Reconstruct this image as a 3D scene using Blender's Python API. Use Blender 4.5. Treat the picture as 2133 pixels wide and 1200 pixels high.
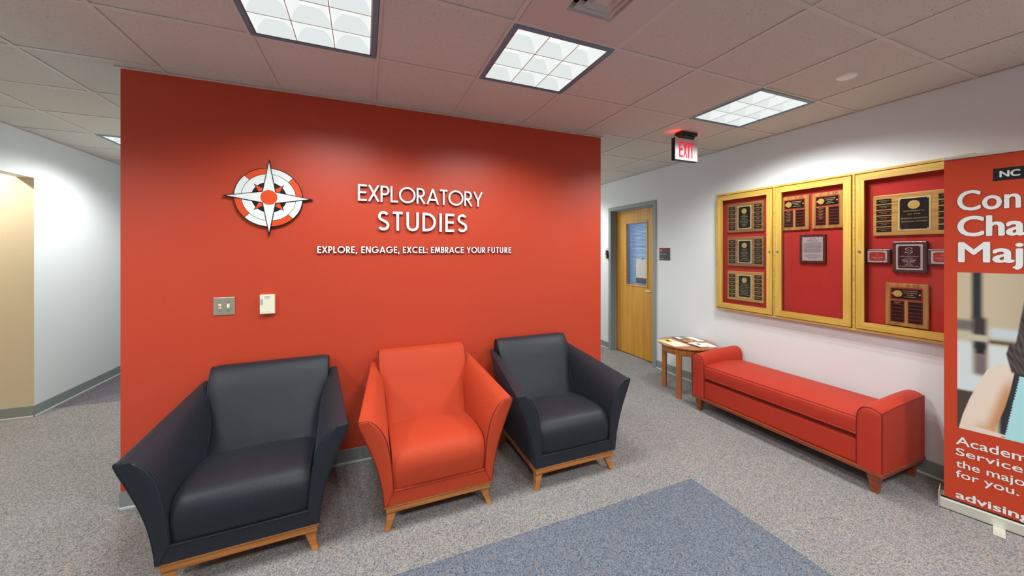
import bpy, math, random
from math import sin, cos, pi, radians, tan, atan2, sqrt
from mathutils import Vector, Matrix
random.seed(7)
sc = bpy.context.scene
COL = sc.collection
for o in list(bpy.data.objects):
    bpy.data.objects.remove(o)

# ------------------------------------------------------------------ camera, world, exposure
YAW = 0.3897
EYE = 1.565
cam_d = bpy.data.cameras.new('camera')
cam = bpy.data.objects.new('camera', cam_d)
COL.objects.link(cam)
cam.location = (0, 0, EYE)
cam.rotation_euler = (pi / 2, 0, -YAW)
cam_d.sensor_width = 36
cam_d.lens = 36 * 749.7 / 2133
cam_d.shift_y = -(600 - 525.2) / 2133
cam_d.clip_start = 0.05
sc.camera = cam
w = bpy.data.worlds.new('world')
sc.world = w
w.use_nodes = True
w.node_tree.nodes['Background'].inputs[0].default_value = (0.6, 0.65, 0.7, 1)
w.node_tree.nodes['Background'].inputs[1].default_value = 0.05
sc.view_settings.view_transform = 'Standard'
sc.view_settings.look = 'None'
sc.view_settings.gamma = 1
sc.view_settings.use_curve_mapping = False
sc.view_settings.exposure = 0.0
sc.cycles.use_denoising = True
sc.cycles.max_bounces = 8
sc.cycles.diffuse_bounces = 5
sc.cycles.sample_clamp_indirect = 6
LAMP_W = 14.2          # watts per louver cell lamp
ALCOVE_W = 85.0

# ------------------------------------------------------------------ helpers
def lin(r, g, b):
    def f(c):
        c /= 255.0
        return c / 12.92 if c <= 0.04045 else ((c + 0.055) / 1.055) ** 2.4
    return (f(r), f(g), f(b), 1)

def newmat(name):
    m = bpy.data.materials.new(name)
    m.use_nodes = True
    nt = m.node_tree
    return m, nt, nt.nodes['Principled BSDF']

def mat(name, col, rough=0.5, metal=0.0, noise=0.0, scale=8.0, bump=0.0, bscale=60.0, spec=0.5, coat=0.0, stretch=None, dark=0.8):
    m, nt, p = newmat(name)
    p.inputs['Roughness'].default_value = rough
    p.inputs['Metallic'].default_value = metal
    p.inputs['Specular IOR Level'].default_value = spec
    p.inputs['Coat Weight'].default_value = coat
    p.inputs['Base Color'].default_value = col
    tc = nt.nodes.new('ShaderNodeTexCoord')
    mp = nt.nodes.new('ShaderNodeMapping')
    nt.links.new(tc.outputs['Object'], mp.inputs[0])
    if stretch:
        mp.inputs['Scale'].default_value = stretch
    if noise > 0:
        n = nt.nodes.new('ShaderNodeTexNoise')
        n.inputs['Scale'].default_value = scale
        n.inputs['Detail'].default_value = 6
        nt.links.new(mp.outputs[0], n.inputs['Vector'])
        r = nt.nodes.new('ShaderNodeMix')
        r.data_type = 'RGBA'
        r.inputs['A'].default_value = col
        r.inputs['B'].default_value = (col[0] * dark, col[1] * dark, col[2] * dark, 1)
        mr = nt.nodes.new('ShaderNodeMapRange')
        mr.inputs['From Min'].default_value = 0.35
        mr.inputs['From Max'].default_value = 0.65
        mr.inputs['To Max'].default_value = noise
        nt.links.new(n.outputs['Fac'], mr.inputs[0])
        nt.links.new(mr.outputs[0], r.inputs['Factor'])
        nt.links.new(r.outputs['Result'], p.inputs['Base Color'])
    if bump > 0:
        n2 = nt.nodes.new('ShaderNodeTexNoise')
        n2.inputs['Scale'].default_value = bscale
        n2.inputs['Detail'].default_value = 3
        nt.links.new(mp.outputs[0], n2.inputs['Vector'])
        b = nt.nodes.new('ShaderNodeBump')
        b.inputs['Strength'].default_value = bump
        b.inputs['Distance'].default_value = 0.002
        nt.links.new(n2.outputs['Fac'], b.inputs['Height'])
        nt.links.new(b.outputs[0], p.inputs['Normal'])
    return m

def wood(name, c1, c2, axis='Z', rough=0.4, scale=1.0, coat=0.2):
    m, nt, p = newmat(name)
    p.inputs['Roughness'].default_value = rough
    p.inputs['Coat Weight'].default_value = coat
    p.inputs['Coat Roughness'].default_value = 0.25
    tc = nt.nodes.new('ShaderNodeTexCoord')
    mp = nt.nodes.new('ShaderNodeMapping')
    s = {'X': (2, 40, 40), 'Y': (40, 2, 40), 'Z': (40, 40, 2)}[axis]
    mp.inputs['Scale'].default_value = tuple(v * scale for v in s)
    nt.links.new(tc.outputs['Object'], mp.inputs[0])
    n = nt.nodes.new('ShaderNodeTexNoise')
    n.inputs['Scale'].default_value = 1.0
    n.inputs['Detail'].default_value = 6
    n.inputs['Distortion'].default_value = 0.6
    nt.links.new(mp.outputs[0], n.inputs['Vector'])
    cr = nt.nodes.new('ShaderNodeValToRGB')
    cr.color_ramp.elements[0].position = 0.32
    cr.color_ramp.elements[0].color = c2
    cr.color_ramp.elements[1].position = 0.6
    cr.color_ramp.elements[1].color = c1
    nt.links.new(n.outputs['Fac'], cr.inputs[0])
    nt.links.new(cr.outputs[0], p.inputs['Base Color'])
    b = nt.nodes.new('ShaderNodeBump')
    b.inputs['Strength'].default_value = 0.15
    b.inputs['Distance'].default_value = 0.001
    nt.links.new(n.outputs['Fac'], b.inputs['Height'])
    nt.links.new(b.outputs[0], p.inputs['Normal'])
    return m

def fabric(name, col, rough=0.7, pitch=0.0072, contrast=0.72, sheen=0.3, spec=0.3, tint=(1, 1, 1, 1)):
    """woven upholstery: small diagonal diamond weave in metre-scaled UVs"""
    m, nt, p = newmat(name)
    p.inputs['Roughness'].default_value = rough
    p.inputs['Sheen Weight'].default_value = sheen
    p.inputs['Sheen Roughness'].default_value = 0.4
    p.inputs['Sheen Tint'].default_value = tint
    p.inputs['Specular IOR Level'].default_value = spec
    uv = nt.nodes.new('ShaderNodeUVMap')
    uv.uv_map = 'UVMap'
    mp = nt.nodes.new('ShaderNodeMapping')
    mp.inputs['Scale'].default_value = (1 / pitch, 1 / pitch, 1)
    mp.inputs['Rotation'].default_value = (0, 0, radians(32))
    nt.links.new(uv.outputs[0], mp.inputs[0])
    sx = nt.nodes.new('ShaderNodeSeparateXYZ')
    nt.links.new(mp.outputs[0], sx.inputs[0])
    def sn(sock):
        a = nt.nodes.new('ShaderNodeMath'); a.operation = 'MULTIPLY'; a.inputs[1].default_value = 2 * pi
        nt.links.new(sock, a.inputs[0])
        b = nt.nodes.new('ShaderNodeMath'); b.operation = 'SINE'
        nt.links.new(a.outputs[0], b.inputs[0])
        return b.outputs[0]
    mu = nt.nodes.new('ShaderNodeMath'); mu.operation = 'ADD'
    nt.links.new(sn(sx.outputs[0]), mu.inputs[0]); nt.links.new(sn(sx.outputs[1]), mu.inputs[1])
    mr = nt.nodes.new('ShaderNodeMapRange')
    mr.inputs['From Min'].default_value = -1.6; mr.inputs['From Max'].default_value = 1.0
    nt.links.new(mu.outputs[0], mr.inputs[0])
    ns = nt.nodes.new('ShaderNodeTexNoise'); ns.inputs['Scale'].default_value = 5
    tc = nt.nodes.new('ShaderNodeTexCoord'); nt.links.new(tc.outputs['Object'], ns.inputs['Vector'])
    mx = nt.nodes.new('ShaderNodeMix'); mx.data_type = 'RGBA'
    mx.inputs['A'].default_value = (col[0] * contrast, col[1] * contrast, col[2] * contrast, 1)
    mx.inputs['B'].default_value = col
    nt.links.new(mr.outputs[0], mx.inputs['Factor'])
    nt.links.new(mx.outputs['Result'], p.inputs['Base Color'])
    b = nt.nodes.new('ShaderNodeBump'); b.inputs['Strength'].default_value = 0.13; b.inputs['Distance'].default_value = 0.001
    nt.links.new(mu.outputs[0], b.inputs['Height'])
    b2 = nt.nodes.new('ShaderNodeBump'); b2.inputs['Strength'].default_value = 0.25; b2.inputs['Distance'].default_value = 0.02
    nt.links.new(ns.outputs['Fac'], b2.inputs['Height']); nt.links.new(b2.outputs[0], b.inputs['Normal'])
    nt.links.new(b.outputs[0], p.inputs['Normal'])
    return m

def emis(name, col, s):
    m, nt, p = newmat(name)
    p.inputs['Base Color'].default_value = (0.03, 0.03, 0.03, 1)
    p.inputs['Specular IOR Level'].default_value = 0.1
    p.inputs['Emission Color'].default_value = col
    p.inputs['Emission Strength'].default_value = s
    return m

class MB:
    def __init__(s):
        s.v = []; s.f = []; s.m = []; s.uv = []; s.sm = []
    def quad(s, pts, mi=0, uvs=None, smooth=False):
        b = len(s.v)
        s.v += [tuple(p) for p in pts]
        s.uv += uvs if uvs else [(p[0] + p[1] * 0.7, p[2] + p[1] * 0.3) for p in pts]
        s.f.append(tuple(range(b, b + len(pts)))); s.m.append(mi); s.sm.append(smooth)
    def quad2(s, pts):
        s.quad(pts); return s
    def box(s, x0, x1, y0, y1, z0, z1, mi=0, front=None):
        P = [(x0, y0, z0), (x1, y0, z0), (x1, y1, z0), (x0, y1, z0), (x0, y0, z1), (x1, y0, z1), (x1, y1, z1), (x0, y1, z1)]
        F = [(0, 1, 5, 4), (1, 2, 6, 5), (2, 3, 7, 6), (3, 0, 4, 7), (4, 5, 6, 7), (3, 2, 1, 0)]
        for k, f in enumerate(F):
            pts = [P[i] for i in f]
            if k in (0, 2): uvs = [(p[0], p[2]) for p in pts]
            elif k in (1, 3): uvs = [(p[1], p[2]) for p in pts]
            else: uvs = [(p[0], p[1]) for p in pts]
            mm = mi
            if front and k in front: mm = front[k]
            s.quad(pts, mm, uvs)
        return s
    def hexa(s, P, mi=0):
        for f in [(0, 1, 5, 4), (1, 2, 6, 5), (2, 3, 7, 6), (3, 0, 4, 7), (4, 5, 6, 7), (3, 2, 1, 0)]:
            s.quad([P[i] for i in f], mi)
        return s
    def taper(s, c0, s0, z0, c1, s1, z1, mi=0):
        P = []
        for (c, h, z) in ((c0, s0, z0), (c1, s1, z1)):
            P += [(c[0] - h[0], c[1] - h[1], z), (c[0] + h[0], c[1] - h[1], z), (c[0] + h[0], c[1] + h[1], z), (c[0] - h[0], c[1] + h[1], z)]
        return s.hexa(P, mi)
    def prism(s, poly, fn, a, b, mi=0, side=None):
        """poly: 2D outline; fn(p,q,depth)->3D; from depth a (front) to b"""
        n = len(poly)
        s.quad([fn(p[0], p[1], a) for p in poly], mi, [tuple(p) for p in poly])
        s.quad([fn(p[0], p[1], b) for p in reversed(poly)], mi, [tuple(p) for p in reversed(poly)])
        for i in range(n):
            p, q = poly[i], poly[(i + 1) % n]
            s.quad([fn(p[0], p[1], b), fn(q[0], q[1], b), fn(q[0], q[1], a), fn(p[0], p[1], a)], mi if side is None else side)
        return s
    def grid(s, rows, closed=False, mi=0, smooth=True, uvrows=None, flip=False):
        b = len(s.v); n = len(rows[0]); R = len(rows)
        if uvrows is None:
            uvrows = []
            for i, r in enumerate(rows):
                u = 0; ur = []
                for j, p in enumerate(r):
                    if j: u += (Vector(p) - Vector(r[j - 1])).length
                    ur.append(u)
                uvrows.append(ur)
            vs = [0] * n; out = []
            for i, r in enumerate(rows):
                row = []
                for j, p in enumerate(r):
                    if i: vs[j] += (Vector(p) - Vector(rows[i - 1][j])).length
                    row.append((uvrows[i][j], vs[j]))
                out.append(row)
            uvrows = out
        for r, ur in zip(rows, uvrows):
            s.v += [tuple(p) for p in r]; s.uv += ur
        for i in range(R - 1):
            for j in range(n if closed else n - 1):
                k = (j + 1) % n
                f = (b + i * n + j, b + i * n + k, b + (i + 1) * n + k, b + (i + 1) * n + j)
                s.f.append(f[::-1] if flip else f); s.m.append(mi); s.sm.append(smooth)
        return s
    def tube(s, path, r, n=6, mi=0, closed=False):
        P = [Vector(p) for p in path]; rows = []
        N = len(P)
        for i, p in enumerate(P):
            if closed: t = P[(i + 1) % N] - P[i - 1]
            else: t = P[min(i + 1, N - 1)] - P[max(i - 1, 0)]
            t.normalize()
            a = t.cross(Vector((0.13, 0.21, 0.97)))
            if a.length < 0.05: a = t.cross(Vector((1, 0, 0)))
            a.normalize(); c = t.cross(a)
            rr = r[i] if isinstance(r, (list, tuple)) else r
            rows.append([p + a * rr * cos(2 * pi * k / n) + c * rr * sin(2 * pi * k / n) for k in range(n)])
        if closed: rows.append(rows[0])
        s.grid(rows, closed=True, mi=mi)
        if not closed:
            s.quad(rows[0][::-1], mi); s.quad(rows[-1], mi)
        return s
    def lathe(s, prof, c=(0, 0), n=40, mi=0, smooth=True):
        rows = [[(c[0] + r * cos(2 * pi * k / n), c[1] + r * sin(2 * pi * k / n), z) for k in range(n)] for r, z in prof]
        return s.grid(rows, closed=True, mi=mi, smooth=smooth)
    def mesh(s, name, mats):
        me = bpy.data.meshes.new(name)
        me.from_pydata(s.v, [], s.f)
        for m in mats: me.materials.append(m)
        me.polygons.foreach_set('material_index', s.m)
        me.polygons.foreach_set('use_smooth', s.sm)
        ul = me.uv_layers.new(name='UVMap')
        li = [0] * len(me.loops)
        me.loops.foreach_get('vertex_index', li)
        flat = []
        for i in li: flat += [s.uv[i][0], s.uv[i][1]]
        ul.data.foreach_set('uv', flat)
        me.update()
        return me

def obj(name, mb, mats, parent=None, bevel=0, seg=2, weld=False, fix=True):
    if not isinstance(mats, (list, tuple)): mats = [mats]
    me = mb.mesh(name, mats) if isinstance(mb, MB) else mb
    if isinstance(mb, MB) and fix:
        import bmesh
        bm = bmesh.new(); bm.from_mesh(me)
        bmesh.ops.remove_doubles(bm, verts=bm.verts, dist=0.00002) if (bevel or weld) else None
        bmesh.ops.recalc_face_normals(bm, faces=bm.faces)
        bm.to_mesh(me); bm.free()
    o = bpy.data.objects.new(name, me)
    COL.objects.link(o)
    if parent: o.parent = parent
    if bevel:
        b = o.modifiers.new('bevel', 'BEVEL'); b.width = bevel; b.segments = seg; b.limit_method = 'ANGLE'; b.angle_limit = radians(40)
    return o

def tag(o, label, cat, group=None):
    o['label'] = label; o['category'] = cat
    if group: o['group'] = group
    return o

def thing(name, label, cat, loc=(0, 0, 0), rz=0.0, group=None):
    o = bpy.data.objects.new(name, None)
    o.empty_display_size = 0.1
    COL.objects.link(o); o.location = loc; o.rotation_euler = (0, 0, rz)
    return tag(o, label, cat, group)

def struct(name, mb, mats, parent=None, **k):
    o = obj(name, mb, mats, parent, **k)
    if parent is None: o['kind'] = 'structure'
    return o

def copy_tree(o, parent=None):
    c = o.copy(); COL.objects.link(c); c.parent = parent
    for ch in list(o.children): copy_tree(ch, c)
    return c

def crom(pts, n, closed=False):
    """Catmull-Rom resample of 2D/3D points"""
    P = [Vector(p) for p in pts]; N = len(P); out = []
    segs = N if closed else N - 1
    for i in range(segs):
        p0 = P[(i - 1) % N] if (closed or i > 0) else P[0] * 2 - P[1]
        p1 = P[i]; p2 = P[(i + 1) % N]
        p3 = P[(i + 2) % N] if (closed or i + 2 < N) else p2 * 2 - p1
        for k in range(n):
            t = k / n
            out.append(0.5 * ((2 * p1) + (p2 - p0) * t + (2 * p0 - 5 * p1 + 4 * p2 - p3) * t * t + (3 * p1 - p0 - 3 * p2 + p3) * t ** 3))
    if not closed: out.append(P[-1])
    return out

def text_mesh(s, height, bold=0.0, xs=1.0, align='LEFT', depth=0.0006, width=None, spacing=1.0):
    """mesh of text in x-y plane, cap height = height, origin at left baseline"""
    cu = bpy.data.curves.new('txt', 'FONT')
    cu.body = s; cu.size = 1.0; cu.extrude = 0.0;  cu.resolution_u = 4
    cu.space_character = spacing
    o = bpy.data.objects.new('txt', cu); COL.objects.link(o)
    dg = bpy.context.evaluated_depsgraph_get(); dg.update()
    me = bpy.data.meshes.new_from_object(o.evaluated_get(dg))
    COL.objects.unlink(o); bpy.data.objects.remove(o); bpy.data.curves.remove(cu)
    caph = 0.729
    k = height / caph
    xmin = min((v.co.x for v in me.vertices), default=0); xmax = max((v.co.x for v in me.vertices), default=1)
    kx = k * xs
    if width: kx = width / (xmax - xmin)
    W = (xmax - xmin) * kx
    off = {'LEFT': 0, 'CENTER': -W / 2, 'RIGHT': -W}[align]
    base = [((v.co.x - xmin) * kx + off, v.co.y * k) for v in me.vertices]
    faces = [tuple(p.vertices) for p in me.polygons]
    sh = bold * k
    if sh <= 0: dirs = [(0, 0)]
    else:
        dirs = [(0, 0)] + [(sh * cos(2 * pi * i / 8), sh * .6 * sin(2 * pi * i / 8)) for i in range(8)]
    V_, F_ = [], []
    for i, (dx, dy) in enumerate(dirs):
        b_ = len(V_)
        V_ += [(x + dx, y + dy, -.00003 * i) for x, y in base]
        F_ += [tuple(j + b_ for j in f_) for f_ in faces]
    bpy.data.meshes.remove(me)
    me = bpy.data.meshes.new('lettering'); me.from_pydata(V_, [], F_)
    return me

def text_obj(name, s, height, m, parent, mtx, **k):
    me = text_mesh(s, height, **k)
    me.transform(mtx); me.materials.clear(); me.materials.append(m)
    o = bpy.data.objects.new(name, me); COL.objects.link(o); o.parent = parent
    return o

# ------------------------------------------------------------------ materials
M = {}
M['white_wall'] = mat('white_wall_paint', lin(228, 230, 232), 0.55, noise=0.15, scale=1.5, bump=0.12, bscale=220, dark=0.97)
M['red_wall'] = mat('red_wall_paint', lin(196, 68, 42), 0.42, noise=0.2, scale=2.0, bump=0.15, bscale=240, dark=0.95, spec=0.45)
M['beige_wall'] = mat('beige_wall_paint', lin(212, 196, 168), 0.6, noise=0.3, scale=2.0, bump=0.12, bscale=200, dark=0.95)
M['grid'] = mat('ceiling_grid_paint', lin(214, 208, 202), 0.5)
M['base'] = mat('grey_vinyl_base', lin(138, 144, 142), 0.45, noise=0.3, scale=6, dark=0.9)
M['toe'] = mat('pale_toe_strip', lin(205, 208, 204), 0.5)
M['cwood'] = wood('honey_maple', lin(188, 120, 56), lin(160, 94, 40), 'X', 0.35)
M['twood'] = wood('table_cherry', lin(176, 100, 48), lin(146, 76, 32), 'X', 0.3, coat=0.4)
M['twoodv'] = wood('table_leg_cherry', lin(184, 112, 50), lin(150, 86, 34), 'Z', 0.35)
M['bwood'] = wood('bench_mahogany', lin(150, 68, 30), lin(112, 44, 20), 'Y', 0.3, coat=0.4)
M['oak'] = wood('golden_oak_h', lin(212, 174, 84), lin(192, 150, 62), 'Y', 0.4)
M['oakv'] = wood('golden_oak_v', lin(212, 174, 84), lin(192, 150, 62), 'Z', 0.4)
M['door'] = wood('door_oak_veneer', lin(218, 158, 56), lin(198, 136, 44), 'Z', 0.38, 0.6)
M['dframe'] = mat('grey_frame_enamel', lin(140, 150, 150), 0.35)
M['walnut'] = wood('walnut_board', lin(174, 124, 74), lin(122, 82, 48), 'Y', 0.35)
M['walnutv'] = wood('walnut_board_upright', lin(194, 142, 74), lin(138, 94, 48), 'Z', 0.35)
M['oakp'] = wood('light_oak_board', lin(212, 162, 86), lin(176, 126, 62), 'Y', 0.35)
M['mahog'] = wood('dark_mahogany_board', lin(78, 42, 34), lin(44, 24, 20), 'Z', 0.25, coat=0.6)
M['black_plate'] = mat('black_engraved_plate', lin(22, 22, 24), 0.25, spec=0.5)
M['gold'] = mat('gold_foil', lin(226, 196, 110), 0.35, metal=0.6)
M['pale_gold'] = mat('pale_gold_border', lin(232, 220, 170), 0.35, metal=0.3)
M['engrave'] = mat('gold_engraving', lin(190, 165, 110), 0.5)
M['silver'] = mat('silver_plate', lin(196, 190, 196), 0.35, metal=0.3)
M['red_plate'] = mat('red_border_plate', lin(176, 40, 28), 0.4)
M['maroon'] = mat('maroon_plate', lin(56, 14, 18), 0.3)
M['white_ink'] = mat('white_engraving', lin(226, 220, 214), 0.5)
M['ink'] = mat('dark_ink', lin(60, 45, 50), 0.6)
M['backing'] = mat('red_felt_backing', lin(198, 58, 52), 0.85, noise=0.5, scale=7, bump=0.3, bscale=12, dark=0.9, spec=0.2)
M['steel'] = mat('brushed_steel', lin(180, 176, 166), 0.3, metal=0.9)
M['plate_steel'] = mat('stainless_plate', lin(190, 182, 166), 0.42, metal=0.7)
M['ivory'] = mat('ivory_plastic', lin(236, 228, 200), 0.4)
M['cream'] = mat('cream_plastic', lin(240, 234, 208), 0.45)
M['blue_label'] = mat('pale_blue_sticker', lin(200, 210, 232), 0.5)
M['grey_label'] = mat('blue_grey_sticker', lin(160, 176, 196), 0.5)
M['black'] = mat('black_enamel', lin(20, 20, 24), 0.4)
M['louver_frame'] = mat('dark_rim_glare_tint', lin(104, 138, 158), 0.35)  # blue-grey tone puts the lamp glare into the dark rim's colour
M['letter'] = mat('white_letter_face', lin(240, 238, 242), 0.45)
M['letter_side'] = mat('letter_edge', lin(120, 70, 90), 0.5)
M['orange'] = mat('orange_enamel', lin(228, 78, 32), 0.4)
M['badge_white'] = mat('badge_white', lin(236, 240, 240), 0.4)
M['badge_black'] = mat('badge_black', lin(24, 22, 26), 0.4)
M['banner_red'] = mat('banner_vinyl_red', lin(190, 60, 28), 0.5, spec=0.4)
M['banner_ink'] = mat('banner_white_ink', lin(226, 226, 224), 0.5)
M['banner_edge'] = mat('banner_letter_outline', lin(120, 48, 38), 0.5)
M['alu'] = mat('satin_aluminium', lin(214, 212, 200), 0.35, metal=0.4)
M['paper'] = mat('white_paper', lin(238, 236, 230), 0.6)
M['cream_paper'] = mat('cream_cover', lin(240, 228, 200), 0.5)
M['grey_paper'] = mat('grey_cover', lin(110, 112, 110), 0.5)
M['yellow_ink'] = mat('yellow_print', lin(222, 200, 50), 0.5)
M['orange_ink'] = mat('orange_print', lin(220, 140, 50), 0.5)
M['green_ink'] = mat('grey_green_print', lin(150, 160, 120), 0.5)
M['sign_grey'] = mat('sign_charcoal', lin(72, 66, 66), 0.5)
M['sign_red'] = mat('sign_red_band', lin(150, 40, 30), 0.5)
M['purple'] = mat('purple_plastic', lin(66, 28, 66), 0.35)
M['tag_yellow'] = mat('yellow_sticker', lin(220, 200, 110), 0.5)
M['slat'] = mat('blind_slat', lin(196, 214, 228), 0.45)
M['bluewall'] = mat('office_blue_wall', lin(86, 140, 196), 0.7)
M['exit_face'] = mat('exit_brushed_face', lin(205, 200, 200), 0.4, metal=0.3)
M['exit_red'] = emis('exit_lit_red', lin(250, 16, 62), 0.95)
M['exit_glow'] = emis('exit_lamp_slot', (1, 0.02, 0.03, 1), 32.0)
M['cell_top'] = emis('louver_lamp_white', (0.97, 1.0, 0.98, 1), 0.96)
M['cell_side'] = emis('louver_reflector_glow', (0.95, 1.0, 0.98, 1), 0.90)  # reflector sides emit, standing in for lamplight falling on them
M['cell_side2'] = emis('louver_reflector_glow_shaded', (0.93, 1.0, 0.98, 1), 0.80)  # weaker emission paints the shaded pair of cell sides
M['vent'] = mat('vent_white_steel', lin(206, 196, 192), 0.4)
M['dark'] = mat('black_void', lin(10, 10, 10), 0.9)
M['fab_grey'] = fabric('charcoal_weave', lin(36, 40, 49), 0.5, sheen=0.08, tint=lin(150, 160, 190), contrast=0.55, spec=0.38)
M['fab_red'] = fabric('red_orange_weave', lin(188, 66, 36), 0.65, contrast=0.82, sheen=0.15, spec=0.25, tint=lin(255, 150, 120))
M['fab_bench'] = fabric('bench_red_weave', lin(184, 52, 32), 0.6, contrast=0.84, sheen=0.15, spec=0.3, tint=lin(255, 150, 130))
M['pipe_grey'] = mat('charcoal_piping', lin(20, 22, 28), 0.6)
M['pipe_red'] = mat('dark_red_piping', lin(120, 22, 16), 0.6)

def carpet(name, cols, avg_noise=0.25):
    m, nt, p = newmat(name)
    p.inputs['Roughness'].default_value = 0.95
    p.inputs['Specular IOR Level'].default_value = 0.1
    tc = nt.nodes.new('ShaderNodeTexCoord')
    v = nt.nodes.new('ShaderNodeTexVoronoi'); v.inputs['Scale'].default_value = 235
    nz = nt.nodes.new('ShaderNodeTexNoise'); nz.inputs['Scale'].default_value = 120
    nt.links.new(tc.outputs['Object'], nz.inputs['Vector'])
    mv = nt.nodes.new('ShaderNodeMix'); mv.data_type = 'VECTOR'; mv.inputs['Factor'].default_value = 0.012
    nt.links.new(tc.outputs['Object'], mv.inputs[4]); nt.links.new(nz.outputs['Color'], mv.inputs[5])
    nt.links.new(mv.outputs[1], v.inputs['Vector'])
    sep = nt.nodes.new('ShaderNodeSeparateColor'); nt.links.new(v.outputs['Color'], sep.inputs[0])
    cr = nt.nodes.new('ShaderNodeValToRGB'); cr.color_ramp.interpolation = 'CONSTANT'
    e = cr.color_ramp.elements
    while len(e) < len(cols): e.new(0.5)
    acc = 0
    mean = [sum(c[k] * g_ for c, g_ in cols) for k in range(3)]
    cols = [(tuple(c[k] * .78 + mean[k] * .22 for k in range(3)) + (1,), g_) for c, g_ in cols]
    for i, (c, wgt) in enumerate(cols):
        e[i].position = acc; e[i].color = c; acc += wgt
    nt.links.new(sep.outputs[0], cr.inputs[0])
    n2 = nt.nodes.new('ShaderNodeTexNoise'); n2.inputs['Scale'].default_value = 1.3; n2.inputs['Detail'].default_value = 3
    nt.links.new(tc.outputs['Object'], n2.inputs['Vector'])
    hs = nt.nodes.new('ShaderNodeHueSaturation')
    mr = nt.nodes.new('ShaderNodeMapRange'); mr.inputs['To Min'].default_value = 0.86; mr.inputs['To Max'].default_value = 1.06
    nt.links.new(n2.outputs['Fac'], mr.inputs[0]); nt.links.new(mr.outputs[0], hs.inputs['Value'])
    nt.links.new(cr.outputs[0], hs.inputs['Color']); nt.links.new(hs.outputs[0], p.inputs['Base Color'])
    b = nt.nodes.new('ShaderNodeBump'); b.inputs['Strength'].default_value = 0.5; b.inputs['Distance'].default_value = 0.003
    nt.links.new(sep.outputs[1], b.inputs['Height']); nt.links.new(b.outputs[0], p.inputs['Normal'])
    return m
M['carpet'] = carpet('speckled_carpet', [(lin(170, 166, 160), .26), (lin(118, 126, 138), .24), (lin(172, 146, 130), .14), (lin(88, 90, 96), .2), (lin(142, 138, 136), .16)])
M['carpet_blue'] = carpet('blue_speckled_carpet', [(lin(132, 140, 150), .26), (lin(92, 106, 126), .28), (lin(142, 122, 116), .1), (lin(66, 74, 88), .22), (lin(112, 118, 130), .14)])

M['carpet_mauve'] = carpet('mauve_speckled_carpet', [(lin(140, 136, 140), .26), (lin(104, 108, 122), .26), (lin(146, 124, 118), .14), (lin(76, 76, 86), .2), (lin(120, 114, 118), .14)])

def tile_mat():
    m, nt, p = newmat('mineral_fibre_tile')
    p.inputs['Roughness'].default_value = 0.9
    tc = nt.nodes.new('ShaderNodeTexCoord')
    ge = nt.nodes.new('ShaderNodeNewGeometry')
    v = nt.nodes.new('ShaderNodeTexVoronoi'); v.inputs['Scale'].default_value = 75
    nt.links.new(ge.outputs['Position'], v.inputs['Vector'])
    n = nt.nodes.new('ShaderNodeTexNoise'); n.inputs['Scale'].default_value = 40
    nt.links.new(ge.outputs['Position'], n.inputs['Vector'])
    s = nt.nodes.new('ShaderNodeMath'); s.operation = 'SUBTRACT'
    nt.links.new(v.outputs['Distance'], s.inputs[0])
    k = nt.nodes.new('ShaderNodeMath'); k.operation = 'MULTIPLY'; k.inputs[1].default_value = 0.26
    nt.links.new(n.outputs['Fac'], k.inputs[0]); nt.links.new(k.outputs[0], s.inputs[1])
    cr = nt.nodes.new('ShaderNodeValToRGB')
    cr.color_ramp.elements[0].position = 0.0; cr.color_ramp.elements[0].color = lin(160, 150, 140)
    cr.color_ramp.elements[1].position = 0.05; cr.color_ramp.elements[1].color = lin(212, 206, 197)
    nt.links.new(s.outputs[0], cr.inputs[0]); nt.links.new(cr.outputs[0], p.inputs['Base Color'])
    return m
M['tile'] = tile_mat()

def glass_mat():
    m = bpy.data.materials.new('thin_clear_glass'); m.use_nodes = True
    nt = m.node_tree; nt.nodes.clear()
    out = nt.nodes.new('ShaderNodeOutputMaterial')
    tr = nt.nodes.new('ShaderNodeBsdfTransparent'); tr.inputs[0].default_value = (0.985, 0.99, 0.985, 1)
    gl = nt.nodes.new('ShaderNodeBsdfGlossy'); gl.inputs['Roughness'].default_value = 0.02
    fr = nt.nodes.new('ShaderNodeFresnel'); fr.inputs[0].default_value = 1.5
    mx = nt.nodes.new('ShaderNodeMixShader')
    at = nt.nodes.new('ShaderNodeMath'); at.operation = 'MULTIPLY'; at.inputs[1].default_value = 0.45
    nt.links.new(fr.outputs[0], at.inputs[0]); nt.links.new(at.outputs[0], mx.inputs[0]); nt.links.new(tr.outputs[0], mx.inputs[1]); nt.links.new(gl.outputs[0], mx.inputs[2])
    nt.links.new(mx.outputs[0], out.inputs[0])
    return m
M['glass'] = glass_mat()

def pane_mb(x, y0, y1, z0, z1):
    return MB().quad2([(x, y1, z0), (x, y0, z0), (x, y0, z1), (x, y1, z1)])
def PANE(x, y0, y1, z0, z1, par):
    return obj('glass_pane', pane_mb(x, y0, y1, z0, z1), M['glass'], par, fix=False)

# ------------------------------------------------------------------ room measurements
H = 2.683
T = 0.6096
U0, V0 = 0.6763, 1.6162
RW = 2.925                     # red wall face
RX0, RX1 = -1.369, 2.139
WR = 3.655                     # right wall face
WL = -2.90                     # left wall face
YB, YE = -2.6, 9.0
AX = -4.7                      # alcove back
AY0, AY1 = 3.4, 4.886
HZ = 2.27
DY0, DY1, DZ = 3.812, 4.722, 2.215

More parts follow.
